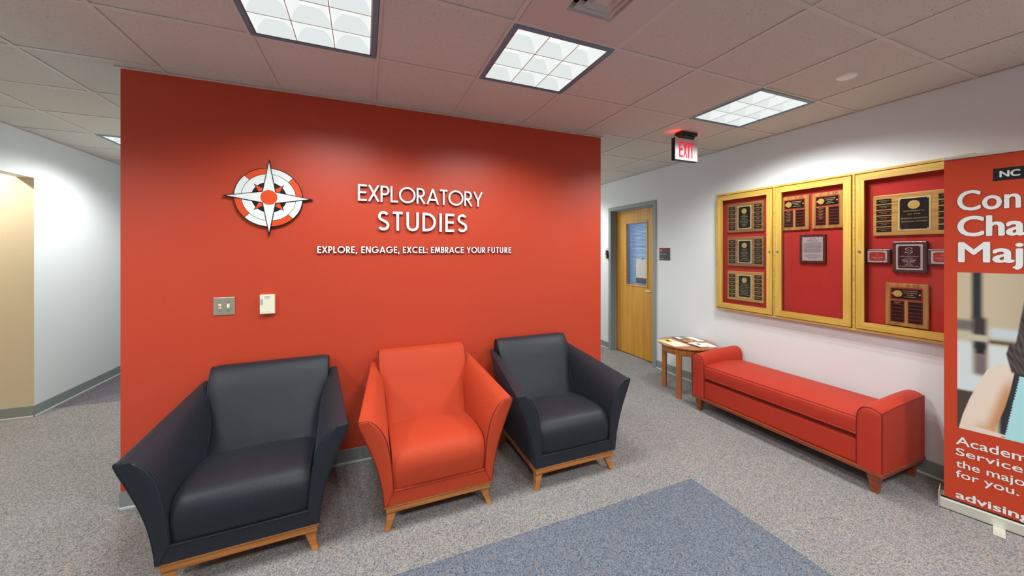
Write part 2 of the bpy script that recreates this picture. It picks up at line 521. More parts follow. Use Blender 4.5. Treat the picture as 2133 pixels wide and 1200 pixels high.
# floor + darker inset fields
f = struct('floor', MB().box(AX, WR + 2.0, YB, YE, -0.06, 0), M['carpet'])
obj('carpet_inset', MB().box(-2.2, 2.092, -1.6, 1.828, 0.0, 0.002), M['carpet_blue'], f)['label'] = 'darker blue speckled carpet field'
obj('carpet_inset', MB().box(WL, RX0, 5.08, YE, 0.0, 0.002), M['carpet_mauve'], f)['label'] = 'darker mauve carpet in the side corridor'

# red partition block, white on its other sides
struct('wall_front', MB().box(RX0, RX1, RW, 7.2, 0, H + .002, 1, {0: 0}), [M['red_wall'], M['white_wall']])
# right wall with door opening
mb = MB()
mb.box(WR, WR + .16, YB, DY0 - .02, 0, H + .002)
mb.box(WR, WR + .16, DY1 + .02, YE, 0, H + .002)
mb.box(WR, WR + .16, DY0 - .02, DY1 + .02, DZ + .02, H + .002)
struct('wall_right', mb, M['white_wall'])
mb = MB()
mb.box(WL - .12, WL, YB, AY0, 0, H + .002)
mb.box(WL - .12, WL, AY0, AY1, HZ, H + .002)
mb.box(AX, WL, AY1, YE, 0, H + .002, 0, {0: 1})
struct('wall_left', mb, [M['white_wall'], M['beige_wall']])
struct('wall_alcove', MB().box(AX - .1, AX, AY0 - .1, AY1, 0, H + .002).box(AX, WL - .12, AY0 - .1, AY0, 0, H + .002), M['beige_wall'])
struct('wall_back', MB().box(WL, WR, YB - .12, YB, 0, H + .002), mat('grey_bounce_cut', lin(150, 148, 142), 0.6))  # unseen wall, its grey chosen to reduce bounce light
struct('wall_far', MB().box(WL, WR, YE - .01, YE + .1, 0, H + .002), M['white_wall'])

# baseboards: grey vinyl with a pale toe at the carpet
def baseboard(name, x0, x1, y0, y1, nx, ny):
    t = 0.007; k = 0.014; h = 0.108
    def b(th, z0, z1):
        m_ = MB()
        if nx: m_.box(min(x0, x0 + nx * th), max(x0, x0 + nx * th), y0, y1, z0, z1)
        else: m_.box(x0, x1, min(y0, y0 + ny * th), max(y0, y0 + ny * th), z0, z1)
        return m_
    o = struct(name, b(t, 0.0, h), M['base'], bevel=0.002)
    obj('toe_strip', b(k, 0.0, 0.016), M['toe'], o, bevel=0.003)
baseboard('baseboard_front', RX0, RX1, RW, RW, 0, -1)
baseboard('baseboard_front_end', RX1, RX1, RW, 7.2, 1, 0)
baseboard('baseboard_front_left', RX0, RX0, RW, 7.2, -1, 0)
baseboard('baseboard_left', WL, WL, AY1, YE - .02, 1, 0)
baseboard('baseboard_alcove', AX, WL, AY1, AY1, 0, -1)
baseboard('baseboard_right', WR, WR, YB, DY0 - .062, -1, 0)
baseboard('baseboard_right_far', WR, WR, DY1 + .062, YE - .02, -1, 0)

# ------------------------------------------------------------------ ceiling
lights_uv = [(-2, 0), (0, 0), (3, 0), (-5, 5), (3, 6), (-2, -4), (0, -4), (3, -4), (-5, -1), (0, 10)]
ceil = struct('ceiling', MB().box(AX, WR + .1, YB, YE, H + .18, H + .22), M['dark'])
def ux(u): return U0 + u * T
def vy(v): return V0 + v * T
tb = 0.012
tm = {}
for u in range(-9, 5):
    for v in range(-7, 13):
        x0, x1, y0, y1 = ux(u), ux(u + 1), vy(v), vy(v + 1)
        if (u, v) in lights_uv or (u, v) == (0, -1): continue
        a0, a1, b0, b1 = x0, x1, y0, y1
        if y1 < YB or y0 > YE: continue
        if x1 < WL - .1 and not (y1 > AY0 - .1 and y0 < AY1): continue
        if x0 > WR: continue
        if x0 >= RX0 - .01 and x1 <= RX1 + .01 and y0 > RW and y1 < 7.2: continue
        a1 = min(a1, WR + .02); a0 = max(a0, AX); b0 = max(b0, YB); b1 = min(b1, YE)
        if a1 - a0 < .03 or b1 - b0 < .03: continue
        w_, d_ = round(a1 - a0 - 2 * tb + .016, 4), round(b1 - b0 - 2 * tb + .016, 4)
        key = (w_, d_)
        if key not in tm:
            tm[key] = MB().box(-w_ / 2, w_ / 2, -d_ / 2, d_ / 2, 0, .016).mesh('ceiling_tile', [M['tile']])
        o = bpy.data.objects.new('ceiling_tile', tm[key]); COL.objects.link(o); o.parent = ceil
        o.location = ((a0 + a1) / 2, (b0 + b1) / 2, H + .004 + random.uniform(0, .0012))
k = 0
for u in range(-9, 6):
    x = ux(u)
    if AX < x < WR: obj('grid_bar', MB().box(x - tb, x + tb, YB, YE, H, H + .003).box(x - .001, x + .001, YB, YE, H + .003, H + .03), M['grid'], ceil)
for v in range(-7, 13):
    y = vy(v)
    for (xa, xb) in ([(AX, WR)] if not (AY1 < y) else [(WL, WR)]):
        obj('grid_bar', MB().box(xa, xb, y - tb, y + tb, H + .0005, H + .0035), M['grid'], ceil)
# wall angle mouldings
mb = MB()
mb.box(RX0 - .02, RX1 + .02, RW - .022, RW, H - .002, H + .001).box(WR - .02, WR, YB, YE, H - .002, H + .001).box(WL, WL + .02, YB, YE, H - .002, H + .001)
mb.box(RX0 - .02, RX0, RW, 7.2, H - .002, H + .001).box(RX1, RX1 + .02, RW, 7.2, H - .002, H + .001)
obj('wall_angle', mb, M['grid'], ceil)

# ------------------------------------------------------------------ recessed louver lights
def cell_mb(c):
    m_ = MB(); rows = []
    prof = [(c / 2, 0), (c / 2 - .003, .018), (c / 2 - .012, .036), (c / 2 - .028, .05), (c / 2 - .05, .058)]
    for side in range(4):
        a = side * pi / 2
        R = lambda x, y: (x * cos(a) - y * sin(a), x * sin(a) + y * cos(a))
        rr = []
        for (h_, z) in prof:
            p = R(h_, -h_); q = R(h_, h_)
            rr.append([(p[0], p[1], z), ((p[0] + q[0]) / 2, (p[1] + q[1]) / 2, z + .0), (q[0], q[1], z)])
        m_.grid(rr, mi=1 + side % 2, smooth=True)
    h_ = prof[-1][0]
    m_.quad([(-h_, -h_, .058), (h_, -h_, .058), (h_, h_, .058), (-h_, h_, .058)], 0)
    return m_
def make_light(u, v, label, gain=1.0):
    cx, cy = ux(u + .5), vy(v + .5)
    r = thing('ceiling_light', label, 'light', (cx, cy, H - .004), 0, None)
    R0, R1 = .300, .274
    m_ = MB()
    m_.box(-R0, R0, -R0, -R1, 0, .012).box(-R0, R0, R1, R0, 0, .012).box(-R0, -R1, -R1, R1, 0, .012).box(R1, R0, -R1, R1, 0, .012)
    obj('frame', m_, M['louver_frame'], r, bevel=.002)
    m_ = MB()
    a, b = .298, .276
    m_.box(-a, a, -a, -b, .012, .09).box(-a, a, b, a, .012, .09).box(-a, -b, -b, b, .012, .09).box(b, a, -b, b, .012, .09).box(-a, a, -a, a, .09, .1)
    obj('housing', m_, M['vent'], r)
    c = 2 * .27 / 3
    cm = cell_mb(c - .0035).mesh('louver_cell', [M['cell_top'], M['cell_side'], M['cell_side2']])
    for i in (-1, 0, 1):
        for j in (-1, 0, 1):
            o = bpy.data.objects.new('louver_cell', cm); COL.objects.link(o); o.parent = r; o.location = (i * c, j * c, .003)
    m_ = MB()
    for k_ in (-1.5, -.5, .5, 1.5):
        m_.box(k_ * c - .0018, k_ * c + .0018, -.272, .272, .002, .03)
        m_.box(-.272, .272, k_ * c - .0018, k_ * c + .0018, .002, .03)
    obj('louver_blades', m_, M['steel'], r)
    ld = bpy.data.lights.new('louver_lamp', 'SPOT')
    ld.energy = LAMP_W * gain; ld.spot_size = radians(152); ld.spot_blend = 0.6; ld.shadow_soft_size = 0.0
    ld.color = (0.955, 1.0, 0.97)
    for i in (-1, 0, 1):
        for j in (-1, 0, 1):
            o = bpy.data.objects.new('louver_lamp', ld); COL.objects.link(o); o.parent = r; o.location = (i * c, j * c, .001)
    return r
make_light(-2, 0, 'large bright louver light nearest the camera, at the top left above the red wall', .64)
make_light(0, 0, 'square louver light between the vent and the raised lettering wall', .62)
make_light(3, 0, 'louver light near the exit sign and the white wall')
make_light(-5, 5, 'louver light half hidden past the left end of the red wall', .85)
for k, (u, v) in enumerate(lights_uv[4:]):
    make_light(u, v, ['louver light in the right corridor beyond the partition', 'louver light behind the camera at the left', 'louver light straight behind the camera', 'louver light behind the camera by the white wall', 'added unseen louver light over the floor left of the camera', 'louver light in the passage behind the red partition'][k])  # the light left of the camera is added to brighten the near chair
# alcove lamp
la = bpy.data.lights.new('alcove_lamp', 'SPOT'); la.energy = ALCOVE_W; la.color = (0.95, 0.93, 0.82); la.shadow_soft_size = 0.03
la.spot_size = radians(170); la.spot_blend = 0.6
lr = thing('downlight', 'small round warm downlight inside the beige alcove', 'light', (-3.40, 4.25, H - .004))
obj('trim_ring', MB().lathe([(.055, .004), (.075, 0), (.078, .004)], n=32), M['vent'], lr)
lo = bpy.data.objects.new('alcove_lamp', la); COL.objects.link(lo); lo.parent = lr; lo.location = (0, 0, -.06)

# air diffuser panel
r = thing('air_vent', 'white square air diffuser panel in the ceiling above the second louver light', 'vent', (ux(.5), vy(-.5), H - .002))
a, b = .291, .122
m_ = MB().box(-a, a, -a, -b, 0, .006).box(-a, a, b, a, 0, .006).box(-a, -b, -b, b, 0, .006).box(b, a, -b, b, 0, .006)
obj('panel', m_, M['vent'], r)
def ring(h0, z0, h1, z1, t=.002):
    m_ = MB()
    for side in range(4):
        an = side * pi / 2
        def R(x, y, z): return (x * cos(an) - y * sin(an), x * sin(an) + y * cos(an), z)
        m_.hexa([R(h0, -h0, z0), R(h0, h0, z0), R(h0, h0, z0 + t), R(h0, -h0, z0 + t), R(h1, -h1, z1), R(h1, h1, z1), R(h1, h1, z1 + t), R(h1, -h1, z1 + t)])
    return m_
obj('louver_ring', ring(.124, -.001, .104, .028), M['vent'], r)
obj('louver_ring', ring(.100, -.004, .072, .022), M['vent'], r)
obj('louver_ring', ring(.068, -.006, .040, .020), M['vent'], r)
obj('centre_plate', MB().box(-.034, .034, -.034, .034, -.006, .0), M['vent'], r, bevel=.002)
obj('duct', MB().box(-.13, .13, -.13, .13, .06, .064), M['dark'], r)
# sprinkler cover
tag(obj('sprinkler_cover', MB().lathe([(0.0, H - .008), (.04, H - .008), (.049, H - .006), (.052, H - .001), (.052, H + .006)], (2.845, 1.311), 40), mat('bright_white_cover', lin(250, 248, 246), .4)),
    'small round white cover disc on the ceiling tile near the white wall', 'ceiling cover')

# ------------------------------------------------------------------ exit sign
ex = thing('exit_sign', 'illuminated sign with red EXIT letters hanging from the ceiling', 'exit sign', (2.783, 2.487, H))
obj('housing', MB().box(-.142, .142, .004, .046, -.268, -.058), M['black'], ex, bevel=.004)
obj('face_plate', MB().box(-.139, .139, 0, .006, -.263, -.061), M['exit_face'], ex, bevel=.003)
mb = MB()
mb.taper((0.02, .022), (.075, .02), -.06, (0.02, .022), (.085, .03), -.03).taper((0.02, .022), (.1, .04), -.03, (.02, .022), (.1, .04), -.001)
obj('ceiling_mount', mb, M['black'], ex, bevel=.003)
ro = Matrix.Rotation(pi / 2, 4, 'X')
for s_, xx, ww in (('E', -.092, .044), ('X', -.042, .05), ('I', .017, .016), ('T', .042, .05)):
    text_obj('letter', s_, .152, M['exit_red'], ex, Matrix.Translation((xx, -.001, -.238)) @ ro, bold=0.018, width=ww - .003)
obj('lamp_slot', MB().box(-.13, -.09, .012, .034, -.0585, -.057).box(.128, .138, .012, .034, -.0585, -.057), M['exit_glow'], ex)

# ------------------------------------------------------------------ door (structure)
dr = struct('door_1', MB().box(WR + .1, WR + .145, DY0 + .002, DY1 - .002, .012, DZ - .002), M['door'])
# cut window opening: rebuild leaf around the window
W0, W1, WZ0, WZ1 = 4.036, 4.490, 1.062, 2.009
me = MB()
me.box(WR + .1, WR + .145, DY0 + .003, W0, .012, DZ - .003).box(WR + .1, WR + .145, W1, DY1 - .003, .012, DZ - .003)
me.box(WR + .1, WR + .145, W0, W1, .012, WZ0).box(WR + .1, WR + .145, W0, W1, WZ1, DZ - .003)
dr.data = me.mesh('door_1', [M['door']])
g = .012
m_ = MB().box(WR + .094, WR + .1, W0 - g, W0 + g, WZ0 - g, WZ1 + g).box(WR + .094, WR + .1, W1 - g, W1 + g, WZ0 - g, WZ1 + g)
m_.box(WR + .094, WR + .1, W0, W1, WZ0 - g, WZ0 + g).box(WR + .094, WR + .1, W0, W1, WZ1 - g, WZ1 + g)
obj('window_bead', m_, M['door'], dr, bevel=.003)
PANE((WR + .12), W0, W1, WZ0, WZ1, dr)
hd = obj('door_handle', MB().tube([(WR + .1, DY0 + .07, 1.012), (WR + .045, DY0 + .07, 1.012), (WR + .04, DY0 + .085, 1.012), (WR + .04, DY0 + .19, 1.009)], .009, 10), M['steel'], dr)
obj('handle_rose', MB().tube([(WR + .1, DY0 + .07, 1.012), (WR + .088, DY0 + .07, 1.012)], .028, 20), M['steel'], dr)
for z in (.28, 1.1, 1.95):
    obj('hinge', MB().tube([(WR + .093, DY1 - .004, z - .05), (WR + .093, DY1 - .004, z + .05)], .006, 8), M['steel'], dr)
text_obj('window_sticker', '6', .05, M['white_ink'], dr, Matrix.Translation((WR + .117, 4.13, 1.93)) @ Matrix.Rotation(-pi / 2, 4, 'Z') @ ro, bold=.01)
FO0, FO1, FZ = DY0 - .056, DY1 + .056, DZ + .056
m_ = MB()
# faces 50 mm wide standing 12 mm proud, jamb returns and stops
m_.box(WR - .014, WR + .012, FO0, DY0, 0, FZ).box(WR - .014, WR + .012, DY1, FO1, 0, FZ).box(WR - .014, WR + .012, DY0, DY1, DZ, FZ)
m_.box(WR + .012, WR + .165, DY0 - .02, DY0, 0, DZ + .02).box(WR + .012, WR + .165, DY1, DY1 + .02, 0, DZ + .02).box(WR + .012, WR + .165, DY0, DY1, DZ, DZ + .02)
obj('door_frame', m_, M['dframe'], dr, bevel=.002)
m_ = MB().box(WR + .055, WR + .092, DY1 - .016, DY1, 0, DZ - .016).box(WR + .055, WR + .092, DY0, DY0 + .0, 0, DZ - .016).box(WR + .055, WR + .092, DY0, DY1, DZ - .016, DZ)
obj('door_stop', m_, M['dframe'], dr)
# little office seen through the glass
m_ = MB().box(WR + 1.7, WR + 1.75, 3.0, 5.6, 0, H).box(WR + .165, WR + 1.7, 2.95, 3.0, 0, H).box(WR + .165, WR + 1.7, 5.6, 5.65, 0, H).box(WR + .165, WR + 1.7, 2.95, 5.65, H, H + .02)
struct('wall_office', m_, M['bluewall'])
lo_d = bpy.data.lights.new('office_daylight_fill', 'AREA'); lo_d.energy = 22; lo_d.size = 1.0; lo_d.color = (.8, .92, 1)  # added area light standing in for cool daylight in the office
lo = bpy.data.objects.new('office_daylight_fill', lo_d); COL.objects.link(lo); lo.location = (WR + 1.0, 4.3, H - .05)
bl = thing('window_blind', 'pale blue slatted blind behind the glass of the oak door', 'blind', (WR + .19, (W0 + W1) / 2, WZ1 + .02))
obj('head_rail', MB().box(-.015, .015, -.25, .25, -.015, .02), M['slat'], bl, bevel=.002)
sm = MB().hexa([(-.009, -.24, -.007), (-.009, .24, -.007), (-.0085, .24, -.006), (-.0085, -.24, -.006), (.009, -.24, .007), (.009, .24, .007), (.0095, .24, .008), (.0095, -.24, .008)]).mesh('slat', [M['slat']])
for k in range(46):
    o = bpy.data.objects.new('slat', sm); COL.objects.link(o); o.parent = bl; o.location = (0, 0, -.03 - k * .0212)
for y in (-.15, .15):
    obj('ladder_cord', MB().tube([(-.012, y, 0), (-.012, y, -1.0)], .0015, 5), M['paper'], bl)
pk = thing('document_holder', 'white document holder behind the lower part of the door window', 'holder', (WR + .150, 4.175, 1.10))
obj('panel', MB().box(-.008, .008, -.14, .14, .075, .36), M['paper'], pk, bevel=.004)
obj('pocket', MB().box(-.012, .008, -.14, .14, 0, .08), mat('grey_pocket', lin(92, 100, 108), .4), pk, bevel=.004)
obj('hook', MB().box(-.010, .008, -.012, .012, .355, .372), M['black'], pk)

# room sign
sg = thing('room_sign', 'charcoal room number sign with a red top band beside the door', 'sign', (WR, 3.612, 1.54))
obj('plate', MB().box(-.008, 0, -.088, .088, -.079, .079), M['sign_grey'], sg, bevel=.001)
obj('red_band', MB().box(-.0095, -.008, -.088, .088, .058, .079), M['sign_red'], sg)['label'] = 'dark red band along the top'
rw = Matrix.Rotation(-pi / 2, 4, 'Z') @ ro       # text facing -X
def onwall(x, y, z): return Matrix.Translation((x, y, z)) @ rw
text_obj('lettering', '210', .019, M['white_ink'], sg, onwall(-.009, .076, .036), bold=.012)
text_obj('lettering', 'Advisor Office', .011, M['white_ink'], sg, onwall(-.009, .076, -.006), bold=.008, width=.1)
text_obj('lettering', 'Supply Room', .010, M['white_ink'], sg, onwall(-.009, .076, -.060), bold=.008, width=.072)

# purple key tag hanging on a hook at the far jamb
kt = thing('hanging_gadget', 'small purple and yellow gadget hanging at the far door jamb', 'gadget', (WR, 4.80, 1.56))
obj('hook', MB().tube([(0, 0, .06), (-.025, 0, .055), (-.03, 0, .03)], .003, 6), M['black'], kt)
obj('body', MB().taper((-.028, 0), (.018, .026), -.10, (-.024, 0), (.014, .018), .035), M['purple'], kt, bevel=.006)
obj('sticker', MB().box(-.0475, -.044, -.014, .022, -.095, -.045), M['tag_yellow'], kt)

# ------------------------------------------------------------------ compass emblem
em = thing('compass_emblem', 'round black, white and orange compass rose mounted on the red wall', 'emblem', (-.6, RW, 1.938))
def fy(p, q, d): return (p, d, q)
def arc(r, a0, a1, n): return [(r * cos(a0 + (a1 - a0) * i / n), r * sin(a0 + (a1 - a0) * i / n)) for i in range(n + 1)]
def rot2(P, a): return [(x * cos(a) - y * sin(a), x * sin(a) + y * cos(a)) for x, y in P]
mb = MB().prism(arc(.202, 0, 2 * pi, 72)[:-1], fy, -.020, -.004)
for k in range(4):
    mb.prism(rot2([(.02, -.046), (.262, 0), (.02, .046)], k * pi / 2), fy, -.0205, -.004)
obj('backing', mb, M['badge_black'], em)
for k in range(8):
    a0 = k * pi / 4 + .008; a1 = (k + 1) * pi / 4 - .008
    pts = arc(.1965, a0, a1, 10) + arc(.160, a1, a0, 10)
    col = M['orange'] if k % 2 == 0 else M['badge_white']
    obj('ring_segment', MB().prism(pts, fy, -.0218, -.020), col, em)['label'] = ('orange' if k % 2 == 0 else 'white') + ' ring segment'
for k in range(4):
    pts = arc(.157, k * pi / 2 + .0, (k + 1) * pi / 2, 18) + arc(.104, (k + 1) * pi / 2, k * pi / 2, 18)
    obj('inner_ring', MB().prism(pts, fy, -.0218, -.020), M['badge_white'], em)
for k in range(4):
    a = pi / 4 + k * pi / 2
    obj('point_outline', MB().prism(rot2([(.03, -.036), (.125, 0), (.03, .036)], a), fy, -.0225, -.020), M['badge_black'], em)
    obj('diagonal_point', MB().prism(rot2([(.04, -.026), (.116, 0), (.04, .026)], a), fy, -.0232, -.0222), M['orange'], em)
for k in range(4):
    a = k * pi / 2
    mb = MB().prism(rot2([(.0, -.0), (.034, -.042), (.262, 0), (.034, .042)], a), fy, -.0240, -.0225)
    obj('point_outline', mb, M['badge_black'], em)
    mb = MB().prism(rot2([(0, 0), (.0355, -.0355), (.236, 0), (.0355, .0355)], a), fy, -.0262 - .0002 * k, -.0240)
    obj('compass_point', mb, M['badge_white'], em)
obj('hub', MB().prism(arc(.052, 0, 2 * pi, 40)[:-1], fy, -.0285, -.0262), M['badge_white'], em)
obj('hub', MB().prism(arc(.0495, 0, 2 * pi, 40)[:-1], fy, -.0295, -.0285), M['orange'], em)['label'] = 'orange round hub'

# ------------------------------------------------------------------ raised geometric lettering (own stroke alphabet)
def arcp(cx, cy, rx, ry, a0, a1, n=20):
    return [(cx + rx * cos(radians(a0 + (a1 - a0) * i / n)), cy + ry * sin(radians(a0 + (a1 - a0) * i / n))) for i in range(n + 1)]
def glyph(ch, w):
    h = w / 2; t = 1 - h
    def L(*p): return [tuple(q) for q in p]
    G = {
        'E': (.50, [L((h, 0), (h, 1)), L((h, t), (.5, t)), L((h, .52), (.47, .52)), L((h, h), (.5, h))]),
        'F': (.48, [L((h, 0), (h, 1)), L((h, t), (.48, t)), L((h, .52), (.45, .52))]),
        'X': (.66, [L((.06, 1), (.6, 0)), L((.6, 1), (.06, 0))]),
        'P': (.52, [L((h, 0), (h, 1)), L((h, t), (.26, t)) + arcp(.26, t - .235, .26 - h, .235, 90, -90, 14)[1:] + L((h, t - .47))]),
        'L': (.44, [L((h, 1), (h, 0)), L((h, h), (.44, h))]),
        'O': (1.02, [arcp(.51, .5, .51 - h, .51 - h, 0, 360, 44)]),
        'R': (.56, [L((h, 0), (h, 1)), L((h, t), (.26, t)) + arcp(.26, t - .235, .25 - h, .235, 90, -90, 14)[1:] + L((h, t - .47)), L((.2, t - .47), (.5, 0))]),
        'A': (.80, [L((.06, 0), (.4, 1)), L((.4, 1), (.74, 0)), L((.19, .29), (.61, .29))]),
        'T': (.50, [L((.25, 0), (.25, 1)), L((0, t), (.5, t))]),
        'Y': (.66, [L((.05, 1), (.33, .42)), L((.61, 1), (.33, .42)), L((.33, .46), (.33, 0))]),
        'U': (.64, [L((h, 1), (h, .32)) + arcp(.32, .32, .32 - h, .33 - h, 180, 360, 18)[1:] + L((.64 - h, 1))]),
        'D': (.72, [L((h, 0), (h, 1)), L((h, t), (.22, t)) + arcp(.22, .5, .5 - h, .5 - h, 90, -90, 22)[1:] + L((h, h))]),
        'I': (w, [L((h, 0), (h, 1))]),
        'S': (.52, [arcp(.26, .735, .215 - h * .2, .265 - h, 28, 235, 16) + arcp(.26, .27, .24 - h * .3, .27 - h, 62, -150, 18)]),
        'C': (.88, [arcp(.51, .5, .51 - h, .51 - h, 48, 312, 34)]),
        'G': (1.0, [arcp(.51, .5, .51 - h, .51 - h, 45, 358, 36), L((.55, .5), (1.0, .5))]),
        'N': (.70, [L((h, 0), (h, 1)), L((h, 1), (.7 - h, 0)), L((.7 - h, 0), (.7 - h, 1))]),
        'M': (.88, [L((.06, 0), (.2, 1)), L((.2, 1), (.44, .1)), L((.44, .1), (.68, 1)), L((.68, 1), (.82, 0))]),
        'B': (.54, [L((h, 0), (h, 1)), L((h, t), (.26, t)) + arcp(.26, t - .2, .21 - h * .5, .2, 90, -90, 12)[1:] + L((h, t - .4)), L((h, t - .4), (.28, t - .4)) + arcp(.28, h + .25, .26 - h, .25 - .01, 90, -90, 12)[1:] + L((h, h))]),
        ',': (.2, [L((.13, .14), (.05, -.16))]),
        ':': (.16, [L((.08, .0), (.08, w * 1.1)), L((.08, .5), (.08, .5 + w * 1.1))]),
    }
    return G[ch]
def ribbon(mb, P, w, z0, z1, S, ox, oy):
    closed = (abs(P[0][0] - P[-1][0]) < 1e-6 and abs(P[0][1] - P[-1][1]) < 1e-6)
    V = [Vector(p) for p in P]; n = len(V)
    Lf, Rt = [], []
    for i in range(n):
        if closed:
            a = V[i] - V[i - 1 if i > 0 else n - 2]; b = V[(i + 1) if i < n - 1 else 1] - V[i]
        else:
            a = V[i] - V[i - 1] if i > 0 else V[1] - V[0]; b = V[i + 1] - V[i] if i < n - 1 else a
        a = a.normalized(); b = b.normalized(); t = a + b
        if t.length < .1: t = a
        t.normalize(); nn = Vector((-t.y, t.x)); cs = max(.35, nn.dot(Vector((-a.y, a.x))))
        d = nn * (w / 2 / cs)
        Lf.append(V[i] + d); Rt.append(V[i] - d)
    def q(p, z): return (ox + p.x * S, z, oy + p.y * S)
    for i in range(n - 1):
        a, b, c, d = Lf[i], Lf[i + 1], Rt[i + 1], Rt[i]
        mb.quad([q(d, z0), q(c, z0), q(b, z0), q(a, z0)], 0)
        mb.quad([q(a, z1), q(b, z1), q(c, z1), q(d, z1)], 1)
        mb.quad([q(a, z0), q(b, z0), q(b, z1), q(a, z1)], 1)
        mb.quad([q(c, z0), q(d, z0), q(d, z1), q(c, z1)], 1)
    if not closed:
        mb.quad([q(Lf[0], z0), q(Lf[0], z1), q(Rt[0], z1), q(Rt[0], z0)], 1)
        mb.quad([q(Lf[-1], z0), q(Rt[-1], z0), q(Rt[-1], z1), q(Lf[-1], z1)], 1)
def lettering(root, word, x0, x1, zb, cap, w, f0=-.020, f1=-.004):
    ws = [glyph(c, w)[0] for c in word]
    free = (x1 - x0) / cap - sum(ws)
    gap = free / max(1, len(word) - 1)
    pos = 0
    for c, wd in zip(word, ws):
        m_ = MB()
        for si, st in enumerate(glyph(c, w)[1]):
            ribbon(m_, st, w, f0 - .0004 * si, f1, cap, x0 + pos * cap, zb)
        o = obj('letter', m_, [M['letter'], M['letter_side']], root, fix=False)
        pos += wd + gap
s1 = thing('raised_lettering', 'large raised white letters reading EXPLORATORY on the red wall', 'lettering', (0, RW, 0))
lettering(s1, 'EXPLORATORY', -.043, .925, 1.947, .123, .115)
s2 = thing('raised_lettering', 'largest raised white letters reading STUDIES, under the EXPLORATORY line', 'lettering', (0, RW, 0))
lettering(s2, 'STUDIES', .098, .787, 1.730, .147, .13)
s3 = thing('raised_lettering', 'small raised white tagline letters reading EXPLORE, ENGAGE, EXCEL: EMBRACE YOUR FUTURE', 'lettering', (0, RW, 0))
for wd, a, b in (('EXPLORE,', -.31, -.048), ('ENGAGE,', -.020, .253), ('EXCEL:', .278, .467), ('EMBRACE', .494, .762), ('YOUR', .789, .949), ('FUTURE', .971, 1.186)):
    lettering(s3, wd, a, b, 1.558, .049, .17, -.016, -.004)

# switch plate
sw = thing('light_switch', 'square stainless double light switch plate on the red wall', 'light switch', (-.855, RW, 1.208))
obj('plate', MB().box(-.058, .058, -.006, 0, -.059, .059), M['plate_steel'], sw, bevel=.003)
for x, up in ((-.023, 1), (.023, -1)):
    obj('toggle_slot', MB().box(x - .007, x + .007, -.0075, -.005, -.015, .015), M['ivory'], sw)
    obj('toggle', MB().hexa([(x - .005, -.006, -.006), (x + .005, -.006, -.006), (x + .005, -.006, .006), (x - .005, -.006, .006),
                             (x - .0035, -.02, up * .008 - .004), (x + .0035, -.02, up * .008 - .004), (x + .0035, -.02, up * .008 + .004), (x - .0035, -.02, up * .008 + .004)]), M['ivory'], sw, bevel=.001)
    for z in (-.03, .03):
        obj('screw', MB().tube([(x, -.005, z), (x, -.0085, z)], .0042, 12), M['steel'], sw)
th = thing('thermostat', 'cream thermostat box right of the light switch on the red wall', 'thermostat', (-.611, RW, 1.209))
obj('body', MB().box(-.043, .043, -.026, 0, -.066, .066), M['cream'], th, bevel=.004)
obj('bottom_vent', MB().hexa([(-.03, -.026, -.062), (.03, -.026, -.062), (.03, -.02, -.062), (-.03, -.02, -.062), (-.018, -.0275, -.045), (.018, -.0275, -.045), (.018, -.02, -.045), (-.018, -.02, -.045)]), M['ivory'], th)
obj('sticker', MB().box(-.018, .020, -.0268, -.0255, .045, .06), M['blue_label'], th)['label'] = 'pale blue sticker'
obj('sticker', MB().box(-.039, -.024, -.0268, -.0255, -.002, .036), M['grey_label'], th)['label'] = 'blue grey upright sticker'
obj('seam', MB().box(-.016, .014, -.0266, -.0255, .037, .0385), M['plate_steel'], th)
text_obj('lettering', 'ONLY', .005, M['ink'], th, Matrix.Translation((-.006, -.0272, .05)) @ ro)

# ------------------------------------------------------------------ display cabinet
CY0, CY1, CZ0, CZ1, CF = 0.999, 2.826, 0.943, 2.198, WR - .06
cb = thing('display_cabinet', 'wall-mounted golden oak cabinet with three glazed doors and a red lining', 'cabinet', (WR, (CY0 + CY1) / 2, CZ0))
def cbl(mb_): 
    for i, v_ in enumerate(mb_.v): mb_.v[i] = (v_[0] - WR, v_[1] - (CY0 + CY1) / 2, v_[2] - CZ0)
    return mb_
c_ = .018
obj('case', cbl(MB().box(CF + .004, WR - .001, CY0, CY1, CZ0, CZ0 + c_).box(CF + .004, WR - .001, CY0, CY1, CZ1 - c_, CZ1)
    .box(CF + .004, WR - .001, CY0, CY0 + c_, CZ0 + c_, CZ1 - c_).box(CF + .004, WR - .001, CY1 - c_, CY1, CZ0 + c_, CZ1 - c_)
    .box(CF + .002, WR - .012, 2.2065, 2.2225, CZ0 + c_, CZ1 - c_).box(CF + .002, WR - .012, 1.6065, 1.6225, CZ0 + c_, CZ1 - c_)), M['oak'], cb, bevel=.002)
obj('backing', cbl(MB().box(WR - .012, WR - .002, CY0 + c_, CY1 - c_, CZ0 + c_, CZ1 - c_)), M['backing'], cb)['label'] = 'red felt lining'
